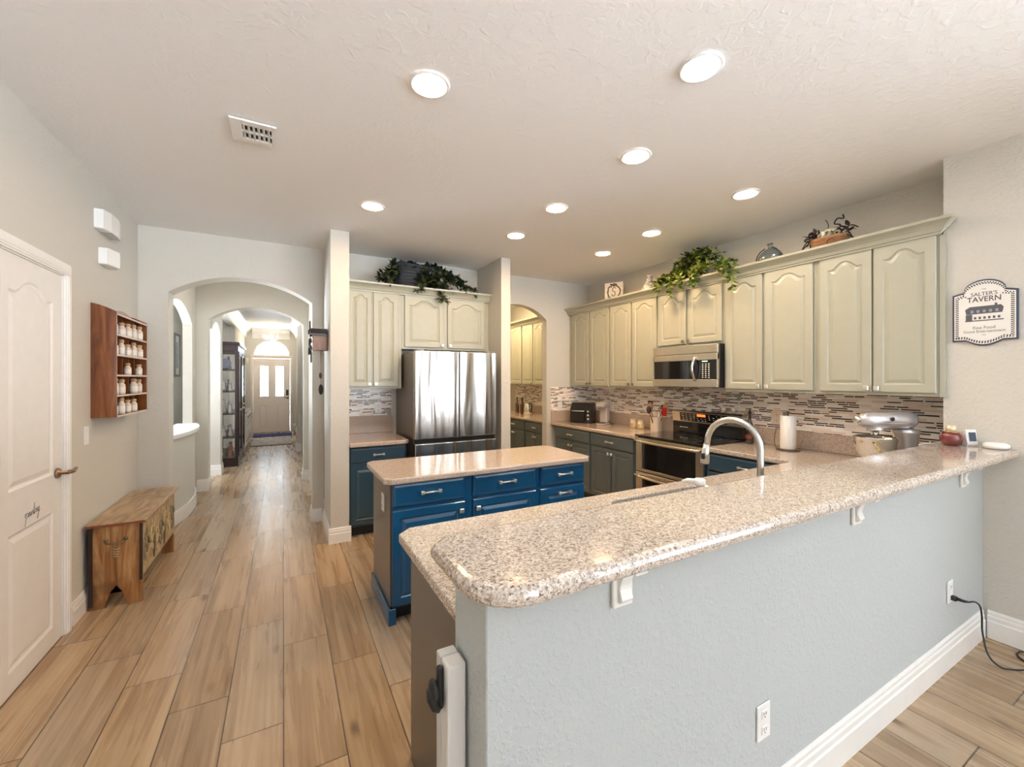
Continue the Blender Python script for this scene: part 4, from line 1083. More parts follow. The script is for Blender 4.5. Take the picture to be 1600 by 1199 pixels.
t = thing('weather_display', (3.592, .865, BT), -28, 'small white digital clock display on the bar beside the red candle', 'digital clock')
MB().prism([(0, 0), (.045, 0), (.045, .008), (.022, .012), (.016, .095), (.004, .098), (-.008, .012)], 'x', -.032, .032, .003).build('case', white_p, t)
MB().prism([(-.0075, .03), (-.0005, .082), (-.002, .0822), (-.009, .0302)], 'x', -.018, .022).build('screen', P('lcd', (.06,.08,.12), .15), t)
t = thing('smart_speaker', (3.583, .765, BT), 0, 'flat white rounded wireless puck on the bar near the wall', 'router')
MB().lathe([(.030, 0), (.050, .003), (.054, .014), (.052, .026), (.040, .033), (.015, .035)], (0,0,0), 32).build('housing', white_p, t)
tag(MB().tube(smooth([(3.59, .822, BT+.004), (3.625, .87, BT+.0032), (3.625, .94, BT+.0032), (3.59, .99, BT+.0032), (3.50, 1.020, BT+.0032), (3.42, 1.032, BT+.0032), (3.36, 1.028, BT+.0032)]), .003, 8).build('charging_cable', white_p), 'thin white cable running behind the candle on the bar', 'cable')

# stand mixer
t = thing('stand_mixer', (3.61, 1.235, CT), 0, 'silver stand mixer with steel bowl on the corner counter', 'stand mixer')
t.rotation_euler = (0, 0, math.radians(150)); t.scale = (1.1, 1.1, 1.13)
# local: x = front (bowl side)
m_ = MB().prism(rrect(-.13, .17, -.095, .095, (.08,.08,.08,.08), 6), 'z', 0, .035, .008); m_.build('base', mixer_m, t)
rings = []
for i in range(9):
    u = i/8; z = .034+.20*u; cx = -.075-.012*math.sin(PI*u); hw_ = .052-.012*math.sin(PI*u)+.008*u; hd = .055-.014*math.sin(PI*u*.9)+.012*u
    rings.append([(cx+hd*math.copysign(abs(math.cos(a))**.75, math.cos(a)), hw_*math.copysign(abs(math.sin(a))**.75, math.sin(a)), z) for a in [2*PI*k/24 for k in range(24)]])
MB().loft(rings).build('pedestal', mixer_m, t)
rings = []
for i in range(17):
    u = i/16; x = -.135+.345*u
    s_ = (1-abs(2*u-1)**5)**.5 if 0 < u < 1 else .12
    ry = .066*max(s_, .3)*(1-.12*u); rz = .056*max(s_, .3)*(1-.12*u); zc = .292-.004*u
    rings.append([(x, ry*math.copysign(abs(math.cos(a))**.8, math.cos(a)), zc+rz*math.copysign(abs(math.sin(a))**.8, math.sin(a))) for a in [2*PI*k/24 for k in range(24)]])
hd_ = MB().loft(rings).build('motor_head', mixer_m, t)
MB().lathe([(.018, .205), (.020, .225), (.012, .232)], (0, 0, .295), 16, 'x').build('attachment_hub', chrome, t)
m_ = MB(); m_.box(-.06, .15, .0605, .0665, .272, .276); m_.box(-.06, .15, -.0665, -.0605, .272, .276); m_.build('trim_band', chrome, hd_)
m_ = MB().lathe([(.012, .0655), (.012, .068)], (.06, 0, .30), 12, 'y'); m_.build('badge', black_p, hd_)
MB().lathe([(.045, .0), (.045, -.02), (.02, -.03), (.012, -.045)], (.105, 0, .245), 20).build('planetary', chrome, t)
MB().lathe([(.035, .038), (.045, .040), (.072, .065), (.098, .11), (.105, .165), (.109, .185), (.111, .188), (.108, .189), (.103, .165), (.094, .11), (.068, .068), (.0, .055)], (.105, 0, 0), 36, 'z', False).build('mixing_bowl', chrome, t)
m_ = MB(); m_.tube(smooth([(.105, -.108, .16), (.105, -.15, .165), (.105, -.165, .12), (.105, -.135, .085), (.105, -.092, .09)]), .006, 8); m_.build('bowl_handle', chrome, t)

# paper towel holder
t = thing('paper_towel_holder', (3.745, 1.975, CT), 0, 'paper towel roll on a wire stand on the counter', 'paper towel holder')
m_ = MB().lathe([(.085, 0), (.088, .003), (.085, .009), (.02, .011)], (0,0,0), 32); m_.tube([(0,0,.01), (0,0,.315)], .005, 8); m_.ball((0,0,.318), .013); m_.build('stand', P('wire_bronze', (.16,.10,.07), .3, .8), t)
m_ = MB(); m_.tube(smooth([(-.06, .06, .011), (-.075, .07, .06), (-.07, .065, .16), (-.052, .05, .21)]), .0035, 8); m_.build('arm', P('wire_bronze', (0,0,0)), t)
MB().lathe([(.018, .013), (.056, .012), (.058, .016), (.058, .288), (.056, .292), (.018, .291)], (0,0,0), 32).build('paper_roll', paper, t)

# wine bottle
t = thing('glass_bottle', (3.80, 2.34, CT), 0, 'dark glass bottle on the counter beside the stove', 'bottle')
MB().lathe([(.030, 0), (.034, .004), (.034, .15), (.030, .175), (.015, .215), (.0125, .225), (.0125, .275), (.015, .277), (.015, .288), (.010, .289)], (0,0,0), 24).build('bottle_body', P('dark_bottle_glass', (.02,.01,.006), .08, coat=1), t)
MB().lathe([(.0345, .05), (.0347, .051), (.0347, .085), (.0345, .086)], (0,0,0), 24, 'z', False).build('paper_label', P('brown_label', (.22,.06,.03), .5), t)
m_ = MB().lathe([(.0158, .29), (.0158, .30), (.006, .303), (.005, .33)], (0,0,0), 14); m_.build('pourer', black_p, t)

# salt and pepper on the stove
sh = thing('salt_shaker', (3.88, 2.66, 1.1755), 0, 'white round shaker on the back of the stove, nearer the display', 'shaker', 'round shakers on the stove')
MB().lathe([(.014, 0), (.015, .004), (.008, .012), (.016, .018), (.024, .034), (.022, .050), (.012, .060), (.004, .062)], (0,0,0), 18).build('shaker_body', ceramic, sh)
MB().lathe([(.0165, .0), (.0165, .003)], (0,0,0), 14).build('foot_ring', black_p, sh)
dup(sh, (3.885, 2.555, 1.1755), 0, 'white round shaker on the back of the stove, nearer the dark bottle')

# crock with utensils
t = thing('utensil_crock', (3.78, 3.43, CT), 12, 'cream square crock standing beside the stove', 'crock')
rings = [[(x*s_, y*s_, z) for x, y in rrect(-.055, .055, -.055, .055, (.012,)*4, 4)] for s_, z in ((.90, 0), (.92, .004), (1.0, .15), (1.03, .155), (1.03, .165), (.93, .165), (.88, .02))]
m_ = MB(); m_.loft(rings, False); m_.box(-.045, .045, -.045, .045, .018, .022); m_.build('pot', ceramic, t)
uts = [('wooden_spoon', 'light wooden spoon standing in the cream crock', P('spoon_wood', (.45,.25,.10), .5), (-.02,.01), (-.05,.03), .29, 'spoon'),
       ('wooden_spatula', 'tan wooden spatula leaning in the cream crock', P('spatula_wood', (.52,.33,.17), .5), (.025,-.02), (.05,-.06), .27, 'spatula'),
       ('ladle', 'black plastic ladle leaning out of the cream crock towards the stove', black_p, (.03,.0), (.075,-.02), .28, 'ladle'),
       ('whisk', 'steel whisk standing in the cream crock', chrome, (-.03,-.02), (-.045,-.06), .27, 'whisk'),
       ('rubber_spatula', 'red rubber spatula in the cream crock', P('red_rubber', (.45,.02,.015), .4), (0,-.03), (.01,-.07), .24, 'spatula'),
       ('slotted_turner', 'black slotted turner at the back of the cream crock', black_p, (.0,.03), (.0,.06), .30, 'turner'),
       ('serving_spoon', 'dark serving spoon leaning away from the stove in the crock', P('dark_handle', (.05,.02,.03), .35), (-.035,.02), (-.09,.02), .26, 'spoon')]
for nme, lab, mt, a, b, hgt, cat in uts:
    u = thing(nme, (3.78, 3.43, CT), 12, lab, cat, 'utensils in the crock'); u.scale = (1.15, 1.15, 1.15)
    p0, p1 = Vector((a[0]*.5, a[1]*.5, .025)), Vector((b[0], b[1], hgt-.07))
    MB().tube([p0, p1], .0045, 8).build('handle', mt, u)
    d_ = (p1-p0).normalized(); c0 = p1+d_*.03
    m_ = MB()
    if 'spoon' in nme or nme == 'ladle':
        m_.ball(c0, .027, (1, .9, 1.5) if nme != 'ladle' else (1.2, 1.2, .9), 12)
    elif nme == 'whisk':
        for k in range(6):
            a_ = PI*k/6; v = Vector((math.cos(a_), math.sin(a_), 0))
            m_.tube([p1, p1+d_*.03+v*.018, p1+d_*.07, p1+d_*.03-v*.018, p1+Vector((0,0,.001))], .0015, 6)
    else:
        m_.box(c0.x-.004, c0.x+.004, c0.y-.028, c0.y+.028, c0.z-.042, c0.z+.042, .003)
    m_.build('head', mt, u)

# two candle jars
jc = thing('candle_jar', (3.80, 3.69, CT), 0, 'white lidded glass candle jar next to the cream crock', 'candle', 'glass candle jars by the crock')
MB().lathe([(.032, 0), (.040, .004), (.044, .02), (.044, .07), (.038, .082), (.038, .094), (.034, .094)], (0,0,0), 24).build('jar_body', P('cream_wax_glass', (.80,.66,.40), .12, coat=.8), jc)
MB().lathe([(.039, .0945), (.040, .098), (.039, .104), (.02, .106)], (0,0,0), 24).build('lid', P('pale_lid', (.70,.64,.58), .3), jc)
MB().box(-.0455, -.0445, -.02, .02, .025, .06).build('paper_label', P('label_tan', (.52,.38,.22), .5), jc)
dup(jc, (3.80, 3.81, CT), 15, 'white lidded glass candle jar further from the crock, nearer the coffee maker')

# coffee maker
t = thing('coffee_maker', (3.62, 4.20, CT), -66, 'pale grey single-serve coffee maker beside the black toaster', 'coffee maker')
cm_ = P('coffee_grey', (.46,.40,.37), .3)
MB().box(-.055, .055, -.03, .16, 0, .026, .008, 2).build('base', cm_, t)
MB().box(-.052, .052, .06, .158, .0265, .235, .014, 2).build('column', cm_, t)
MB().box(-.055, .055, -.055, .158, .2355, .30, .018, 3).build('brew_head', cm_, t)
MB().box(-.04, .04, -.028, .05, .0265, .031, .002).build('drip_tray', black_p, t)
m_ = MB().tube([(-.048, -.02, .285), (-.048, -.055, .29), (.048, -.055, .29), (.048, -.02, .285)], .006, 8); m_.build('lid_handle', chrome, t)
m_ = MB().tube(smooth([(.053, .12, .05), (.09, .12, .03), (.12, .10, .008), (.13, .06, .006)]), .004, 8); m_.build('cord', black_p, t)

# toaster / air fryer
t = thing('toaster_oven', (3.545, 4.545, CT), -58, 'black countertop toaster in the corner beside the coffee maker', 'toaster')
m_ = MB().prism([(0, .012), (.24, .012), (.24, .25), (.20, .275), (.08, .275), (.02, .20)], 'x', -.15, .15, .01); m_.build('housing', black_p, t)
m_ = MB().prism([(-.002, .03), (-.006, .03), (.013, .172), (.017, .172)], 'x', -.12, .08); m_.build('door', black_g, t)
MB().tube([(-.11, -.02, .165), (.07, -.02, .165)], .007, 8).build('handle', chrome, t)
m_ = MB()
for z in (.06, .11, .16): m_.lathe([(.014, -.012), (.014, .012)], (.115, .0, z), 12, 'y')
m_.build('dial', chrome, t)
m_ = MB()
for x in (-.13, .13):
    for y in (.02, .22): m_.lathe([(.010, 0), (.010, .0115)], (x, y, 0), 10)
m_.build('foot', rubber, t)
MB().box(-.13, .13, .09, .19, .2755, .282, .003).build('top_tray', P('tray_silver', (.6,.6,.6), .3, .8), t)

# spoon rest and cloth near the mixer
t = thing('spoon_rest', (2.98, 1.20, CT), 60, 'olive ceramic dish on the lower counter in front of the mixer', 'dish')
MB().lathe([(.0, .004), (.02, .0), (.05, .004), (.065, .022), (.062, .024), (.045, .010), (.0, .009)], (0,0,0), 24, 'z', False).build('dish_body', P('olive_glaze', (.32,.27,.10), .3, coat=.5), t)
tag(MB().ball((3.0, 1.20, CT+.036), .030, (1.5, 1, .75), 16).build('potato', P('potato_skin', (.42,.31,.17), .8, bmp=.3)), 'brown potato lying in the olive dish', 'potato')
t2 = MB(); random.seed(2)
rings = [[(x, y, z) for x, y, z in ((3.06+.26*u, 1.13+.03*math.sin(6*u)+v*.045, CT+.004+.006*abs(math.sin(9*u+v*3)) + .012*u*0) for v in (0, .33, .66, 1))] for u in [i/14 for i in range(15)]]
vv = [[t2.bm.verts.new(p) for p in r] for r in rings]
t2._skin(vv, False, False); o = t2.build('dish_cloth', P('yellow_cloth', (.62,.55,.20), .8)); sm = o.modifiers.new('s', 'SOLIDIFY'); sm.thickness = .003; sm.offset = 1
tag(o, 'pale yellow folded dish cloth on the counter beside the mixer', 'dish cloth')

# ------------------------------------------------------------------ things above the cabinets
UT = 2.5155
t = thing('wreath_sign', (3.70, 4.05, UT), -60, 'square white plank sign with wreath and letter S above the cabinets', 'sign')
MB().box(-.12, .12, 0, .018, 0, .235, .002).build('board', P('white_board', (.72,.66,.58), .6), t)
m_ = MB()
for z in (.06, .118, .176): m_.box(-.119, .119, -.0008, -.0001, z-.0012, z+.0012)
m_.build('plank_line', P('plank_gap', (.35,.30,.25), .7), t)
m_ = MB(); random.seed(11)
for i in range(46):
    a = 2*PI*i/46; r = .082+random.uniform(-.006, .008); m_.ball((r*math.cos(a), -.003, .112+r*math.sin(a)), .008, (1.3 if i % 2 else .7, .35, 1.2), 6)
m_.tube([(.083*math.cos(2*PI*i/32), -.002, .112+.083*math.sin(2*PI*i/32)) for i in range(33)], .0022, 6)
for i in range(5): m_.ball((-.035+i*.017, -.005, .205+random.uniform(-.006,.006)), .014, (1, .4, .9), 8)
m_.build('wreath', P('wreath_grey_brown', (.12,.10,.07), .7), t)
m_ = MB(); q = smooth([(.026, 0, .155), (.008, 0, .168), (-.018, 0, .152), (-.008, 0, .125), (.014, 0, .108), (.018, 0, .082), (-.004, 0, .064), (-.026, 0, .076), (-.018, 0, .088)], 5)
m_.tube([(p.x, -.003, p.z) for p in q], .0042, 8); m_.build('lettering', P('sign_script_brown', (.14,.10,.06), .6), t)
t = thing('ceramic_vase', (3.72, 3.48, UT), 0, 'blue and white patterned ceramic vase above the cabinets', 'vase')
def M_vase():
    m, nt, b = nm('blue_mottled_glaze'); n = noise_(nt, coord(nt), 22, 4, 1.2); b.inputs['Roughness'].default_value = .25
    nt.links.new(ramp(nt, n, [(.4, (.12,.14,.20)), (.52, (.42,.42,.42)), (.62, (.62,.58,.52))]), b.inputs['Base Color']); return m
MB().lathe([(.045, 0), (.085, .003), (.095, .02), (.082, .055), (.052, .105), (.036, .135), (.034, .185), (.040, .20), (.036, .20), (.030, .18)], (0,0,0), 28, 'z', False).build('vase_body', M_vase(), t)
t = thing('glass_flask', (3.72, 2.11, UT), -90, 'round grey glass flask lying back above the cabinets', 'flask')
m_ = MB(); m_.lathe([(.06, 0), (.085, .01), (.105, .04), (.103, .07), (.085, .10), (.055, .125), (.022, .138), (.018, .15), (.018, .168), (.026, .172), (.026, .182), (.018, .182)], (0,0,0), 28, 'z', False)
for v in m_.bm.verts: v.co.y *= .55
m_.build('flask_body', P('grey_green_glass', (.10,.12,.125), .12, coat=.8), t)
m_ = MB().tube(smooth([(-.108, -.02, .02), (-.10, -.03, .07), (-.07, -.03, .115), (-.03, -.02, .142)]), .005, 8).tube(smooth([(.108, -.02, .02), (.10, -.03, .07), (.07, -.03, .115), (.03, -.02, .142)]), .005, 8)
m_.build('wire_holder', black_p, t)

def leaf(mb, c, d, up, L_, W_):
    d = d.normalized(); s_ = d.cross(up)
    if s_.length < 1e-3: s_ = Vector((1,0,0))
    s_.normalize(); n_ = s_.cross(d)
    P_ = [c, c+d*L_*.35+s_*W_*.5-n_*W_*.12, c+d*L_*.75+s_*W_*.32-n_*W_*.12, c+d*L_-n_*L_*.18, c+d*L_*.75-s_*W_*.32-n_*W_*.12, c+d*L_*.35-s_*W_*.5-n_*W_*.12, c+d*L_*.5+n_*W_*.08]
    vs = [mb.bm.verts.new(p) for p in P_]
    for i in range(6): mb.bm.faces.new((vs[i], vs[(i+1) % 6], vs[6]))
def vine(mbs, stem, pts, L_, W_, dens, spread, rnd):
    q = smooth(pts, 8); stem.tube(q, .0025, 5)
    for p in q:
        for k in range(dens):
            d = Vector((rnd.uniform(-1,1), rnd.uniform(-1,1), rnd.uniform(-.7,.8)))
            c = p+d*spread*rnd.random()
            rnd.choice(mbs)and None
            leaf(mbs[rnd.randrange(len(mbs))], c, d, Vector((0,0,1)), L_*rnd.uniform(.6,1.2), W_*rnd.uniform(.6,1.2))
# pothos on the stove side cabinets. local x runs toward the camera side (-Y), y into the wall
rnd = random.Random(4)
t = thing('potted_ivy', (3.70, 2.87, UT), -90, 'green and yellow leafy ivy trailing over the cabinets above the microwave', 'plant')
MB().lathe([(.06, 0), (.07, .004), (.085, .08), (.09, .095), (.08, .095), (.075, .07)], (0,0,0), 20, 'z', False).build('pot', darkwicker, t)
g1, g2, g3, st = MB(), MB(), MB(), MB()
for i in range(30):
    a = rnd.uniform(0, 2*PI); r = rnd.uniform(.03, .26)
    x1 = r*math.cos(a)*1.25; y1 = max(-.14, r*math.sin(a)*.5); z1 = .12+rnd.uniform(.0, .19)*(1-r*1.6)
    vine([g1, g2, g2, g3], st, [(0,0,.08), (x1*.5, y1*.5, .10+z1*.6), (x1, y1, z1)], .06, .042, 3, .045, rnd)
for i in range(16):
    x0 = rnd.uniform(-.36, -.05) ; vine([g1, g2, g3], st, [(x0*.4, -.03, .09), (x0*.8, -.09, .09), (x0, -.14, .035)], .055, .038, 3, .03, rnd)
for x0, dz in ((-.30, -.02), (-.14, -.08), (-.02, -.02), (.13, -.06), (.15, -.02)):
    vine([g1, g3], st, [(x0*.5, -.05, .09), (x0, -.165, .06), (x0+.02, -.215, .0+dz*.4), (x0+.03, -.225, -.05+dz)], .06, .042, 2, .022, rnd)
for x0, x1, dz in ((.12, .46, .04), (.2, .50, -.06), (.2, .56, -.16)):
    vine([g1, g3], st, [(x0*.5, -.03, .10), (x0, -.12, .09), (x1-.02, -.16, .06), (x1, -.215, .01+dz*.5), (x1+.01, -.22, dz-.03)], .06, .042, 2, .022, rnd)
st.build('stem', leaf_m, t); g1.build('foliage', leaf_m, t); g2.build('shaded_foliage', leafd_m, t)['label'] = 'leaves darkened to look shaded'; g3.build('pale_foliage', leafl_m, t)['label'] = 'yellow-green leaves'  # core leaves take a darker colour, shade painted into the plant

# dark basket with ivy above the fridge
rnd = random.Random(8)
t = thing('basket_planter', (1.30, 4.68, UT), 0, 'dark basket planter with black-green ivy above the fridge', 'plant')
m_ = MB(); rings = []
for s_, z in ((.86, 0), (.9, .02), (1.0, .20), (1.05, .26), (1.06, .275), (.98, .275), (.9, .05)):
    rings.append([(x*s_, y*s_, z+.012*math.sin(x*30)) for x, y in rrect(-.235, .235, -.11, .11, (.05,)*4, 5)])
m_.loft(rings, False); m_.build('basket', darkwicker, t)
m_ = MB()
for k in range(7):
    z = .03+.035*k; s_ = .90+.14*z/.26
    q = [(x*s_*1.015, y*s_*1.015, z) for x, y in rrect(-.235, .235, -.11, .11, (.05,)*4, 5)]; m_.tube(q+[q[0]], .006, 6)
m_.build('weave', P('weave_dark', (.02,.024,.03), .6), t)
g1, g3, st = MB(), MB(), MB()
for i in range(14):
    a = rnd.uniform(0, 2*PI); vine([g1], st, [(.1*math.cos(a), .04*math.sin(a), .2), (.22*math.cos(a), .06*math.sin(a), .28), (.26*math.cos(a), .08*math.sin(a), .265)], .06, .045, 2, .03, rnd)
for x0, x1, zz in ((.15, .35, .12), (.2, .5, .03), (.2, .62, .0), (-.2, -.36, .06), (-.2, -.30, .02), (.05, .12, .1), (.15, .30, .0), (.1, .22, .02), (.25, .45, .1)):
    vine([g1, g1, g3], st, [(x0, -.05, .25), ((x0+x1)/2, -.12, .17), (x1, -.17, zz+.04), (x1+.04*(1 if x1 > 0 else -1), -.21, zz)], .07, .05, 3, .035, rnd)
vine([g3, g3, g1], st, [(.0, -.12, .12), (.06, -.17, .08), (.02, -.23, .02), (-.02, -.24, -.05)], .07, .045, 3, .02, rnd)
vine([g1, g3], st, [(.1, -.12, .12), (.2, -.20, .05), (.24, -.24, -.06), (.26, -.245, -.12)], .07, .045, 3, .02, rnd)
st.build('stem', leafd_m, t); g1.build('foliage', leafd_m, t); g3.build('lighter_foliage', P('dusty_leaf', (.10,.12,.045), .5, var=.4), t)['label'] = 'dusty green leaves'

# basket with hydrangea at the near end
rnd = random.Random(9)
t = thing('flower_basket', (3.73, 1.66, UT), -90, 'wicker basket of white hydrangeas and twigs above the cabinets', 'flower basket')
m_ = MB(); rings = [[(x*s_, y*s_, z) for x, y in rrect(-.12, .12, -.075, .075, (.04,)*4, 5)] for s_, z in ((.82, 0), (.86, .01), (1.0, .08), (1.04, .088), (1.04, .10), (.95, .10), (.85, .03))]
m_.loft(rings, False); m_.build('basket', oakw, t)
m_ = MB()
m_.tube([(.03*math.cos(2*PI*i/16)+.04, -.079, .05+.026*math.sin(2*PI*i/16)) for i in range(17)], .005, 6)
m_.build('ring_handle', cherry, t)
m_ = MB()
for i in range(90):
    a, b_ = rnd.uniform(0, 2*PI), rnd.uniform(0, PI/2)
    m_.ball((.0+.075*math.cos(a)*math.sin(b_), .05*math.sin(a)*math.sin(b_)-.01, .105+.055*math.cos(b_)), .012, (1,1,.8), 6)
m_.build('hydrangea_bloom', P('hydrangea_cream', (.62,.62,.44), .7), t)
m_ = MB()
for i in range(18):
    s_ = -1 if rnd.random() < .7 else 1
    m_.tube(smooth([(s_*.04, 0, .1), (s_*rnd.uniform(.08,.13), rnd.uniform(-.04,.03), rnd.uniform(.10,.17)), (s_*rnd.uniform(.13,.18), rnd.uniform(-.06,.03), rnd.uniform(.02,.14))], 4), .0045, 5)
m_.tube(smooth([(.04, 0, .12), (.07, 0, .18), (.03, 0, .20), (.05, 0, .235), (.09, 0, .225), (.085, 0, .255)], 5), .005, 6)
m_.tube(smooth([(-.02, 0, .14), (-.01, 0, .20), (-.03, 0, .25)], 4), .003, 5)
m_.build('twig', P('dark_twig', (.02,.015,.015), .7), t)
m_ = MB()
for i in range(30):
    d = Vector((rnd.uniform(-1,1), rnd.uniform(-.6,.4), rnd.uniform(-.2,.8)))
    leaf(m_, Vector((rnd.choice((-.10,.10))+rnd.uniform(-.04,.04), rnd.uniform(-.05,.04), rnd.uniform(.09,.15))), d, Vector((0,0,1)), .06, .035)
m_.build('foliage', P('burgundy_leaf', (.05,.02,.025), .5, var=.4), t)

# ------------------------------------------------------------------ pantry passage beyond the back wall
py = 7.0
def rup2(yf, yn, doors, label):
    return upper((UX, yf, 0), -90, yf-yn-.001, 1.405, 2.455, KW-UX-.002, [(yf-a, yf-b, s) for a, b, s in doors], label)
rup2(7.05, 6.23, [(7.03,6.65,'r'),(6.63,6.25,'l')], 'sage wall cabinet deepest in the pantry passage')
rup2(6.23, 5.50, [(6.21,5.88,'r'),(5.86,5.52,'l')], 'sage wall cabinet in the middle of the pantry passage')
rup2(5.50, 5.00, [(5.48,5.02,'l')], 'sage wall cabinet just inside the pantry passage')
crown_run(7.05-4.995, .08, (0, 0), (UX-.021, 7.05, 0), -90, 'sage crown molding inside the pantry passage', .02)
for yf, yn, lab in ((7.0, 6.3, 'light-greyed blue base cabinet deepest in the pantry passage'), (6.3, 5.62, 'light-greyed blue base cabinet in the middle of the pantry passage'), (5.62, 4.995, 'light-greyed blue base cabinet just inside the pantry passage')):
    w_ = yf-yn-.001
    base((BX, yf, 0), -90, w_, .60, lab, blue_greyed, [('drawer', .015, w_-.015, .715, .86, .07), ('door', .015, w_/2-.006, .12, .70, 'r'), ('door', w_/2+.006, w_-.015, .12, .70, 'l')])
tag(top_slab([(3.28, 4.995), (KW-.002, 4.995), (KW-.002, 7.05), (3.28, 7.05)], Z0, Z1).build('countertop', granite_tan), 'tan granite counter inside the pantry passage', 'countertop')
m_ = MB().box(KW-.012, KW-.001, 4.995, 7.05, 1.05, 1.404); tag(m_.build('mosaic_backsplash', mosaic), 'mosaic tile backsplash inside the pantry passage', 'backsplash')
m_ = MB().box(KW-.022, KW-.001, 4.995, 7.05, Z1+.001, 1.049, .002); tag(m_.build('backsplash_strip', granite_tan), 'low granite upstand inside the pantry passage', 'backsplash')
bt = thing('oil_bottle', (3.62, 6.42, CT), 0, 'dark oil bottle on the pantry counter, the deepest', 'bottle', 'bottles on the pantry counter')
MB().lathe([(.03, 0), (.032, .004), (.032, .14), (.014, .19), (.012, .25), (.014, .252), (.014, .262)], (0,0,0), 16).build('bottle_body', P('amber_glass', (.10,.035,.012), .1, coat=.8), bt)
MB().lathe([(.0145, .2625), (.0145, .28)], (0,0,0), 12).build('cap', black_p, bt)
dup(bt, (3.60, 6.22, CT), 0, 'middle oil bottle on the pantry counter'); dup(bt, (3.66, 6.30, CT), 0, 'oil bottle nearest the wall on the pantry counter')
t = thing('electric_kettle', (3.60, 6.02, CT), -90, 'steel kettle with black handle on the pantry counter', 'kettle')
MB().lathe([(.07, 0), (.075, .01), (.070, .12), (.058, .19), (.045, .20)], (0,0,0), 24).build('kettle_body', chrome, t)
MB().tube(smooth([(.05, 0, .19), (.10, 0, .20), (.125, 0, .15), (.11, 0, .08), (.075, 0, .05)]), .009, 8).build('handle', black_p, t)
t = thing('ceiling_lamp', (3.1, 6.2, CEIL-.0005), 0, 'round warm ceiling lamp inside the pantry passage', 'ceiling light')
MB().lathe([(.12, -.0005), (.12, -.02), (.11, -.022)], (0,0,0), 24).build('rim', white_p, t)
MB().lathe([(.109, -.0225), (.09, -.05), (.03, -.062)], (0,0,0), 24).build('diffuser', M_emit('pantry_lamp', (1,.74,.42), 210), t)

# ------------------------------------------------------------------ hallway and foyer
d2 = thing('door_2', (-.735, FY+.02, 0), 0, None, None); d2['kind'] = 'structure'
fw = .90
mb = MB()
segs = [(0, fw/2, .0, .85), (fw/2, fw, .0, .85)]
panel(mb, 0, fw/2, .005, .90, .13, 0, 0, ((0,0),(.012,.007),(.02,.008),(.045,.002)), 4); panel(mb, fw/2, fw, .005, .90, .13, 0, 0, ((0,0),(.012,.007),(.02,.008),(.045,.002)), 4)
slab(mb, 0, fw, .005, .90, 0, .04, 0)
for a, b in ((0, .155), (.365, .535), (.745, fw)): mb.box(a, b, 0, .04, .9001, 2.09)
for a, b in ((.155, .365), (.535, .745)): mb.box(a, b, 0, .04, .9001, 1.02); mb.box(a, b, 0, .04, 1.88, 2.09)
mb.build('door_leaf', P('front_door_paint', (.78,.70,.62), .4), d2)
for a, b in ((.155, .365), (.535, .745)):
    g_ = MB().box(a+.002, b-.002, .012, .02, 1.022, 1.878).build('glass_pane', frost, d2)
    f_ = MB()
    for (x0, x1, z0, z1) in ((a-.015, a+.006, 1.005, 1.895), (b-.006, b+.015, 1.005, 1.895), (a+.006, b-.006, 1.005, 1.026), (a+.006, b-.006, 1.874, 1.895)): f_.box(x0, x1, -.010, -.0005, z0, z1, .003)
    f_.tube([(a+.09, .008, 1.03), (a+.06, .008, 1.3), (a+.13, .008, 1.5), (a+.105, .008, 1.86)], .004, 6); f_.build('glass_frame', P('front_door_paint', (0,0,0)), d2)
MB().box(.80, .86, -.022, -.0005, 1.04, 1.20, .006).build('smart_lock', P('lock_black', (.02,.02,.022), .3), d2)
m_ = MB().lathe([(.03, -.0005), (.03, -.01), (.012, -.014), (.012, -.05)], (.84, 0, .97), 16, 'y'); m_.tube([(.84, -.05, .97), (.75, -.05, .97)], .009, 8); m_.build('door_handle', P('dark_nickel', (.22,.20,.18), .3, .9), d2)
MB().lathe([(.008, -.0005), (.008, -.006)], (.86, 0, .72), 12, 'y').build('peep_button', gold, d2)
MB().box(-.02, fw+.02, -.03, .04, .0003, .0045).build('door_threshold', black_p, d2)
m_ = MB()
for x0, x1 in ((-.795, -.737), (.168, .226)): m_.box(x0, x1, FY-.022, FY-.0005, 0, 2.135, .004)
m_.box(-.80, .231, FY-.024, FY-.0005, 2.136, 2.19, .004)
for x0, x1 in ((-.799, -.737), (.167, .234)): m_.box(x0, x1, FY, FY+.12, 0, 2.119)
m_.box(-.736, .166, FY, FY+.12, 2.095, 2.119)
struct('trim_6', m_, P('front_door_paint', (0,0,0)))
# half round window
m_ = MB()
cx, cz = -.285, 2.16
hp = [(cx+.44*math.cos(PI*i/20), FY+.05, cz+.44*math.sin(PI*i/20)) for i in range(21)]
m_.tube(hp, .014, 6)
m_.tube([(cx-.45, FY+.05, cz), (cx+.45, FY+.05, cz)], .014, 6)
for a in (36, 72, 108, 144): m_.tube([(cx+.15*math.cos(math.radians(a)), FY+.05, cz+.15*math.sin(math.radians(a))), (cx+.43*math.cos(math.radians(a)), FY+.05, cz+.43*math.sin(math.radians(a)))], .007, 6)
m_.tube([(cx+.15*math.cos(PI*i/10), FY+.05, cz+.15*math.sin(PI*i/10)) for i in range(11)], .007, 6)
wn5 = struct('window_5', m_, white_m)
g_ = MB().prism([(cx+.435*math.cos(PI*i/20), cz+.435*math.sin(PI*i/20)) for i in range(21)], 'y', FY+.075, FY+.08).build('glass_pane', frost, wn5)
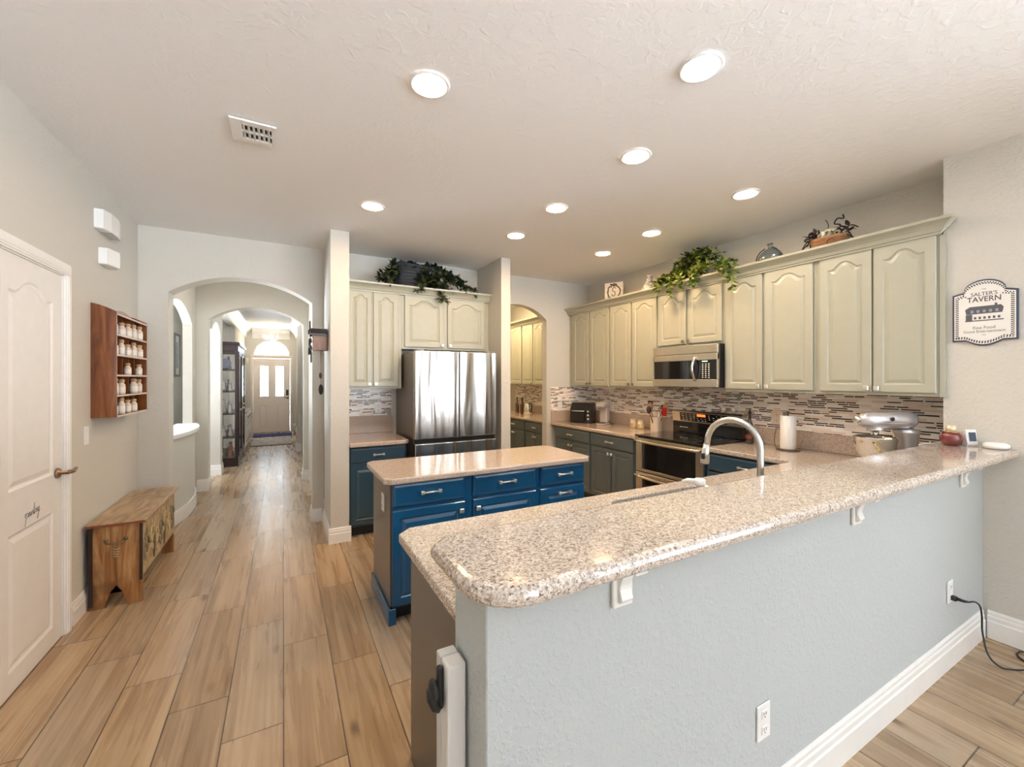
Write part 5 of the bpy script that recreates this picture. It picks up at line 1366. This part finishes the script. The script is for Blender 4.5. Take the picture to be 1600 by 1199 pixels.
# pendant
t = thing('foyer_pendant', (-.29, 12.4, CEIL-.0005), 0, 'small hanging pendant lamp in front of the arched window', 'pendant lamp')
MB().lathe([(.075, 0), (.075, -.012), (.02, -.03)], (0,0,0), 20).build('canopy', white_p, t)
MB().tube([(0,0,-.03), (0,0,-.33)], .006, 6).build('chain', P('pale_nickel', (.7,.66,.6), .3, .6), t)
m_ = MB().lathe([(.03, -.33), (.13, -.38), (.13, -.385), (.03, -.34)], (0,0,0), 16)
for k in range(4):
    a = PI/2*k+.4; m_.tube([(.12*math.cos(a), .12*math.sin(a), -.385), (.15*math.cos(a), .15*math.sin(a), -.36), (.15*math.cos(a), .15*math.sin(a), -.33)], .008, 6)
m_.build('arms', P('pale_nickel', (0,0,0)), t)
m_ = MB()
for k in range(4):
    a = PI/2*k+.4; m_.ball((.15*math.cos(a), .15*math.sin(a), -.30), .022, (1,1,1.4), 10)
m_.build('bulb', M_emit('foyer_bulb', (1,.78,.5), 130), t)
# white box beside the front door
tag(MB().box(-.915, -.85, FY-.03, FY-.001, 1.95, 2.10, .006).build('wall_chime', white_p), 'small white box on the wall beside the front door', 'door chime')
tag(MB().box(.24, .31, FY-.04, FY-.001, .165, .235, .006).build('plug_in_freshener', white_p), 'small white plug-in low beside the front door', 'air freshener')
# mats
m_ = MB().box(-.71, .20, 12.60, 13.25, .0005, .012, .003); tag(m_.build('door_mat', P('navy_mat', (.015,.03,.16), .9, bmp=.6)), 'navy blue door mat right at the front door', 'mat')
def M_rug():
    m, nt, b = nm('grey_rug'); n = noise_(nt, coord(nt, (6, 16, 1)), 1.5, 4, 1.5); b.inputs['Roughness'].default_value = .9
    nt.links.new(ramp(nt, n, [(.4, (.16,.14,.13)), (.5, (.42,.39,.36)), (.6, (.55,.52,.48))]), b.inputs['Base Color']); return m
m_ = MB().box(-.66, .17, 11.0, 12.45, .0005, .010, .002); rg = m_.build('runner_rug', M_rug()); tag(rg, 'grey patterned runner rug in front of the navy mat', 'rug')
MB().box(-.66, .17, 10.93, 10.999, .0005, .010, .002).build('border', P('rug_border', (.03,.03,.045), .9), rg)

# china cabinet (front faces +X): local x -> +Y, y -> -X
t = thing('china_cabinet', (-.69, 8.63, 0), 90, 'tall dark china cabinet with glass sides in the hallway', 'china cabinet')
L_, D_, Hc = 1.30, .40, 2.10
m_ = MB()
for (x, y) in ((0, 0), (L_-.05, 0), (0, D_-.05), (L_-.05, D_-.05)): m_.box(x, x+.05, y, y+.05, 0, Hc, .003)
m_.box(.0505, L_-.0505, 0, .05, .05, .16, .002); m_.box(0.0, .05, .0505, D_-.0505, .0, .15, .002); m_.box(L_-.05, L_, .0505, D_-.0505, .0, .15, .002)
m_.box(0, .05, .0505, D_-.0505, 2.0, Hc, .002); m_.box(L_-.05, L_, .0505, D_-.0505, 2.0, Hc); m_.box(.0505, L_-.0505, 0, .05, 2.0, Hc, .002)
m_.build('frame', mahog, t)
m_ = MB().box(-.03, L_+.03, -.03, D_, Hc+.0005, Hc+.035, .006); m_.box(-.015, L_+.015, -.015, D_, Hc+.0355, Hc+.055, .004); m_.build('cornice', mahog, t)
MB().box(.0505, L_-.0505, D_-.03, D_-.002, .15, 2.0).build('back_panel', P('mirror_back', (.55,.57,.58), .12, .5), t)
zs = [.145, .507, .915, 1.30, 1.685]
for z in zs:
    MB().box(.004, L_-.004, .052, D_-.052, z-.016, z, .001).build('shelf', mahog if z != zs[0] else mahog, t)
MB().box(.018, .022, .0505, D_-.0505, .1505, 1.9995).build('glass_pane', glass, t)
for k in range(2):
    x0 = .052+k*(L_-.104)/2; x1 = x0+(L_-.104)/2-.004
    dd = MB(); 
    for (a, b, c, d) in ((x0, x0+.05, .17, 1.99), (x1-.05, x1, .17, 1.99), (x0+.0505, x1-.0505, .17, .23), (x0+.0505, x1-.0505, 1.93, 1.99), (x0+.0505, x1-.0505, .93, .97)): dd.box(a, b, -.012, .02, c, d, .003)
    od = dd.build('door', mahog, t); MB().box(x0+.051, x1-.051, 0, .004, .231, 1.929).build('glass_pane', glass, od)
    knob(x1-.02 if k == 0 else x0+.02, 1.05, od, -.012, gold)
# porcelain figurines on the shelves
pf = [P('porcelain_white', (.80,.78,.74), .2, coat=.5), P('porcelain_blue', (.28,.30,.42), .25), P('porcelain_rose', (.45,.16,.10), .3), P('porcelain_grey', (.40,.38,.34), .3)]
def figurine(x, y, z, k, s_, lab):
    wx, wy = -.69-y, 8.63+x
    t_ = thing('porcelain_figurine', (wx, wy, z+.0005), rnd.uniform(0, 360), lab, 'figurine', 'porcelain figurines in the china cabinet')
    MB().lathe([(.035*s_, 0), (.035*s_, .008), (.018*s_, .014)], (0,0,0), 12).build('stand', pf[3], t_)
    MB().lathe([(.028*s_, .0145), (.034*s_, .03*s_), (.016*s_, .085*s_), (.021*s_, .11*s_), (.008*s_, .135*s_)], (0,0,0), 12).ball((0, 0, .15*s_), .016*s_, n=10).tube([(0,0,.11*s_), (.03*s_, 0, .09*s_), (.035*s_, .01, .12*s_)], .006*s_, 6).build('figure', pf[k], t_)
rnd = random.Random(12)
sn = ('bottom', 'second', 'third', 'fourth', 'top')
for zi, z in enumerate(zs):
    for q, (x, y) in enumerate(((.10, .12), (.13, .22), (.09, .31), (.32, .16), (.36, .28), (.62, .2))):
        if (zi == 0 and q in (1, 2)) or (zi == 4 and q < 3): continue
        figurine(x, y, z, (2 if (zi == 0 and q == 0) else 1 if (zi == 4 and q % 2) else 0), 1.0+rnd.uniform(-.1, .5)+(.5 if zi == 0 and q == 0 else 0), 'porcelain figurine, %s shelf of the china cabinet, %s' % (sn[zi], ('by the glass at the front', 'by the glass in the middle', 'by the glass at the back', 'second row front', 'second row back', 'deepest inside')[q]))
t = thing('plate_on_stand', (-.90, 8.75, zs[4]+.0005), 0, 'decorated plate standing on the top shelf of the china cabinet', 'plate')
m_ = MB().lathe([(.0, 0), (.05, .0), (.085, -.010), (.087, -.008), (.05, .004), (.0, .005)], (0, .0, .10), 28, 'y', False); m_.build('plate', pf[1], t)
MB().box(-.04, .04, -.02, .03, 0, .012, .003).build('easel', mahog, t)

# white console (front faces +X)
t = thing('white_console', (-.685, 10.35, 0), 90, 'low white console cabinet with glazed doors beyond the china cabinet', 'console')
cl = 1.5; dpt = .235
m_ = MB()
m_.box(0, cl, .022, dpt, .06, .79, .003)
m_.build('body', white_m, t)
MB().box(-.015, cl+.015, -.012, dpt+.003, .791, .815, .003).build('top', P('grey_console_top', (.32,.30,.28), .35), t)
for k in range(3):
    x0 = .02+k*cl/3; x1 = x0+cl/3-.04
    d = MB()
    for (a, b, c, e) in ((x0, x0+.04, .10, .60), (x1-.04, x1, .10, .60), (x0+.0405, x1-.0405, .10, .14), (x0+.0405, x1-.0405, .56, .60)): d.box(a, b, 0, .0215, c, e, .002)
    d.tube([(x0+.04, .01, .14), (x1-.04, .01, .56)], .009, 6); d.tube([(x0+.04, .01, .56), (x1-.04, .01, .14)], .009, 6)
    od = d.build('door', white_m, t); MB().box(x0+.041, x1-.041, .016, .021, .141, .559).build('glass_pane', P('dark_pane', (.12,.12,.13), .2), od)
    dr = drawer_front(x0, x1, .62, .77, white_m, t, 0.0, .021); knob((x0+x1)/2, .695, dr, 0, black_p)
m_ = MB()
for x in (.03, cl-.07): m_.box(x, x+.04, .03, .07, 0, .0595); m_.box(x, x+.04, dpt-.05, dpt-.01, 0, .0595)
m_.build('feet', white_m, t)
# framed picture seen through the hall opening
t = thing('framed_picture', (-1.799, 9.88, 0), 90, 'grey framed picture seen through the hall opening', 'picture')
m_ = MB()
for (a, b, c, d) in ((0, .04, 1.56, 2.38), (.40, .44, 1.56, 2.38), (.0405, .3995, 1.56, 1.60), (.0405, .3995, 2.34, 2.38)): m_.box(a, b, -.025, 0, c, d, .004)
m_.build('frame', P('pewter_frame', (.17,.17,.16), .4), t)
MB().box(.0405, .3995, -.010, -.002, 1.6005, 2.3395).build('mat_board', P('picture_mat', (.72,.74,.72), .6), t)
MB().box(.12, .32, -.0112, -.0102, 1.72, 2.22).build('print', P('picture_print', (.45,.50,.50), .6, var=.4), t)
# foyer and hall lamps
for x, y, lab in ((-.3, 6.0, 'round lamp on the hall ceiling between the two arches'), (-.3, 9.3, 'round lamp on the hall ceiling beside the china cabinet')):
    t = thing('ceiling_lamp', (x, y, CEIL-.0005), 0, lab, 'ceiling light')
    MB().lathe([(.10, -.0005), (.10, -.012), (.09, -.014)], (0,0,0), 24).build('rim', white_p, t)
    MB().lathe([(.089, -.0145), (.07, -.022), (.03, -.026)], (0,0,0), 24).build('diffuser', M_emit('hall_lamp', (1,.74,.46), 34), t)
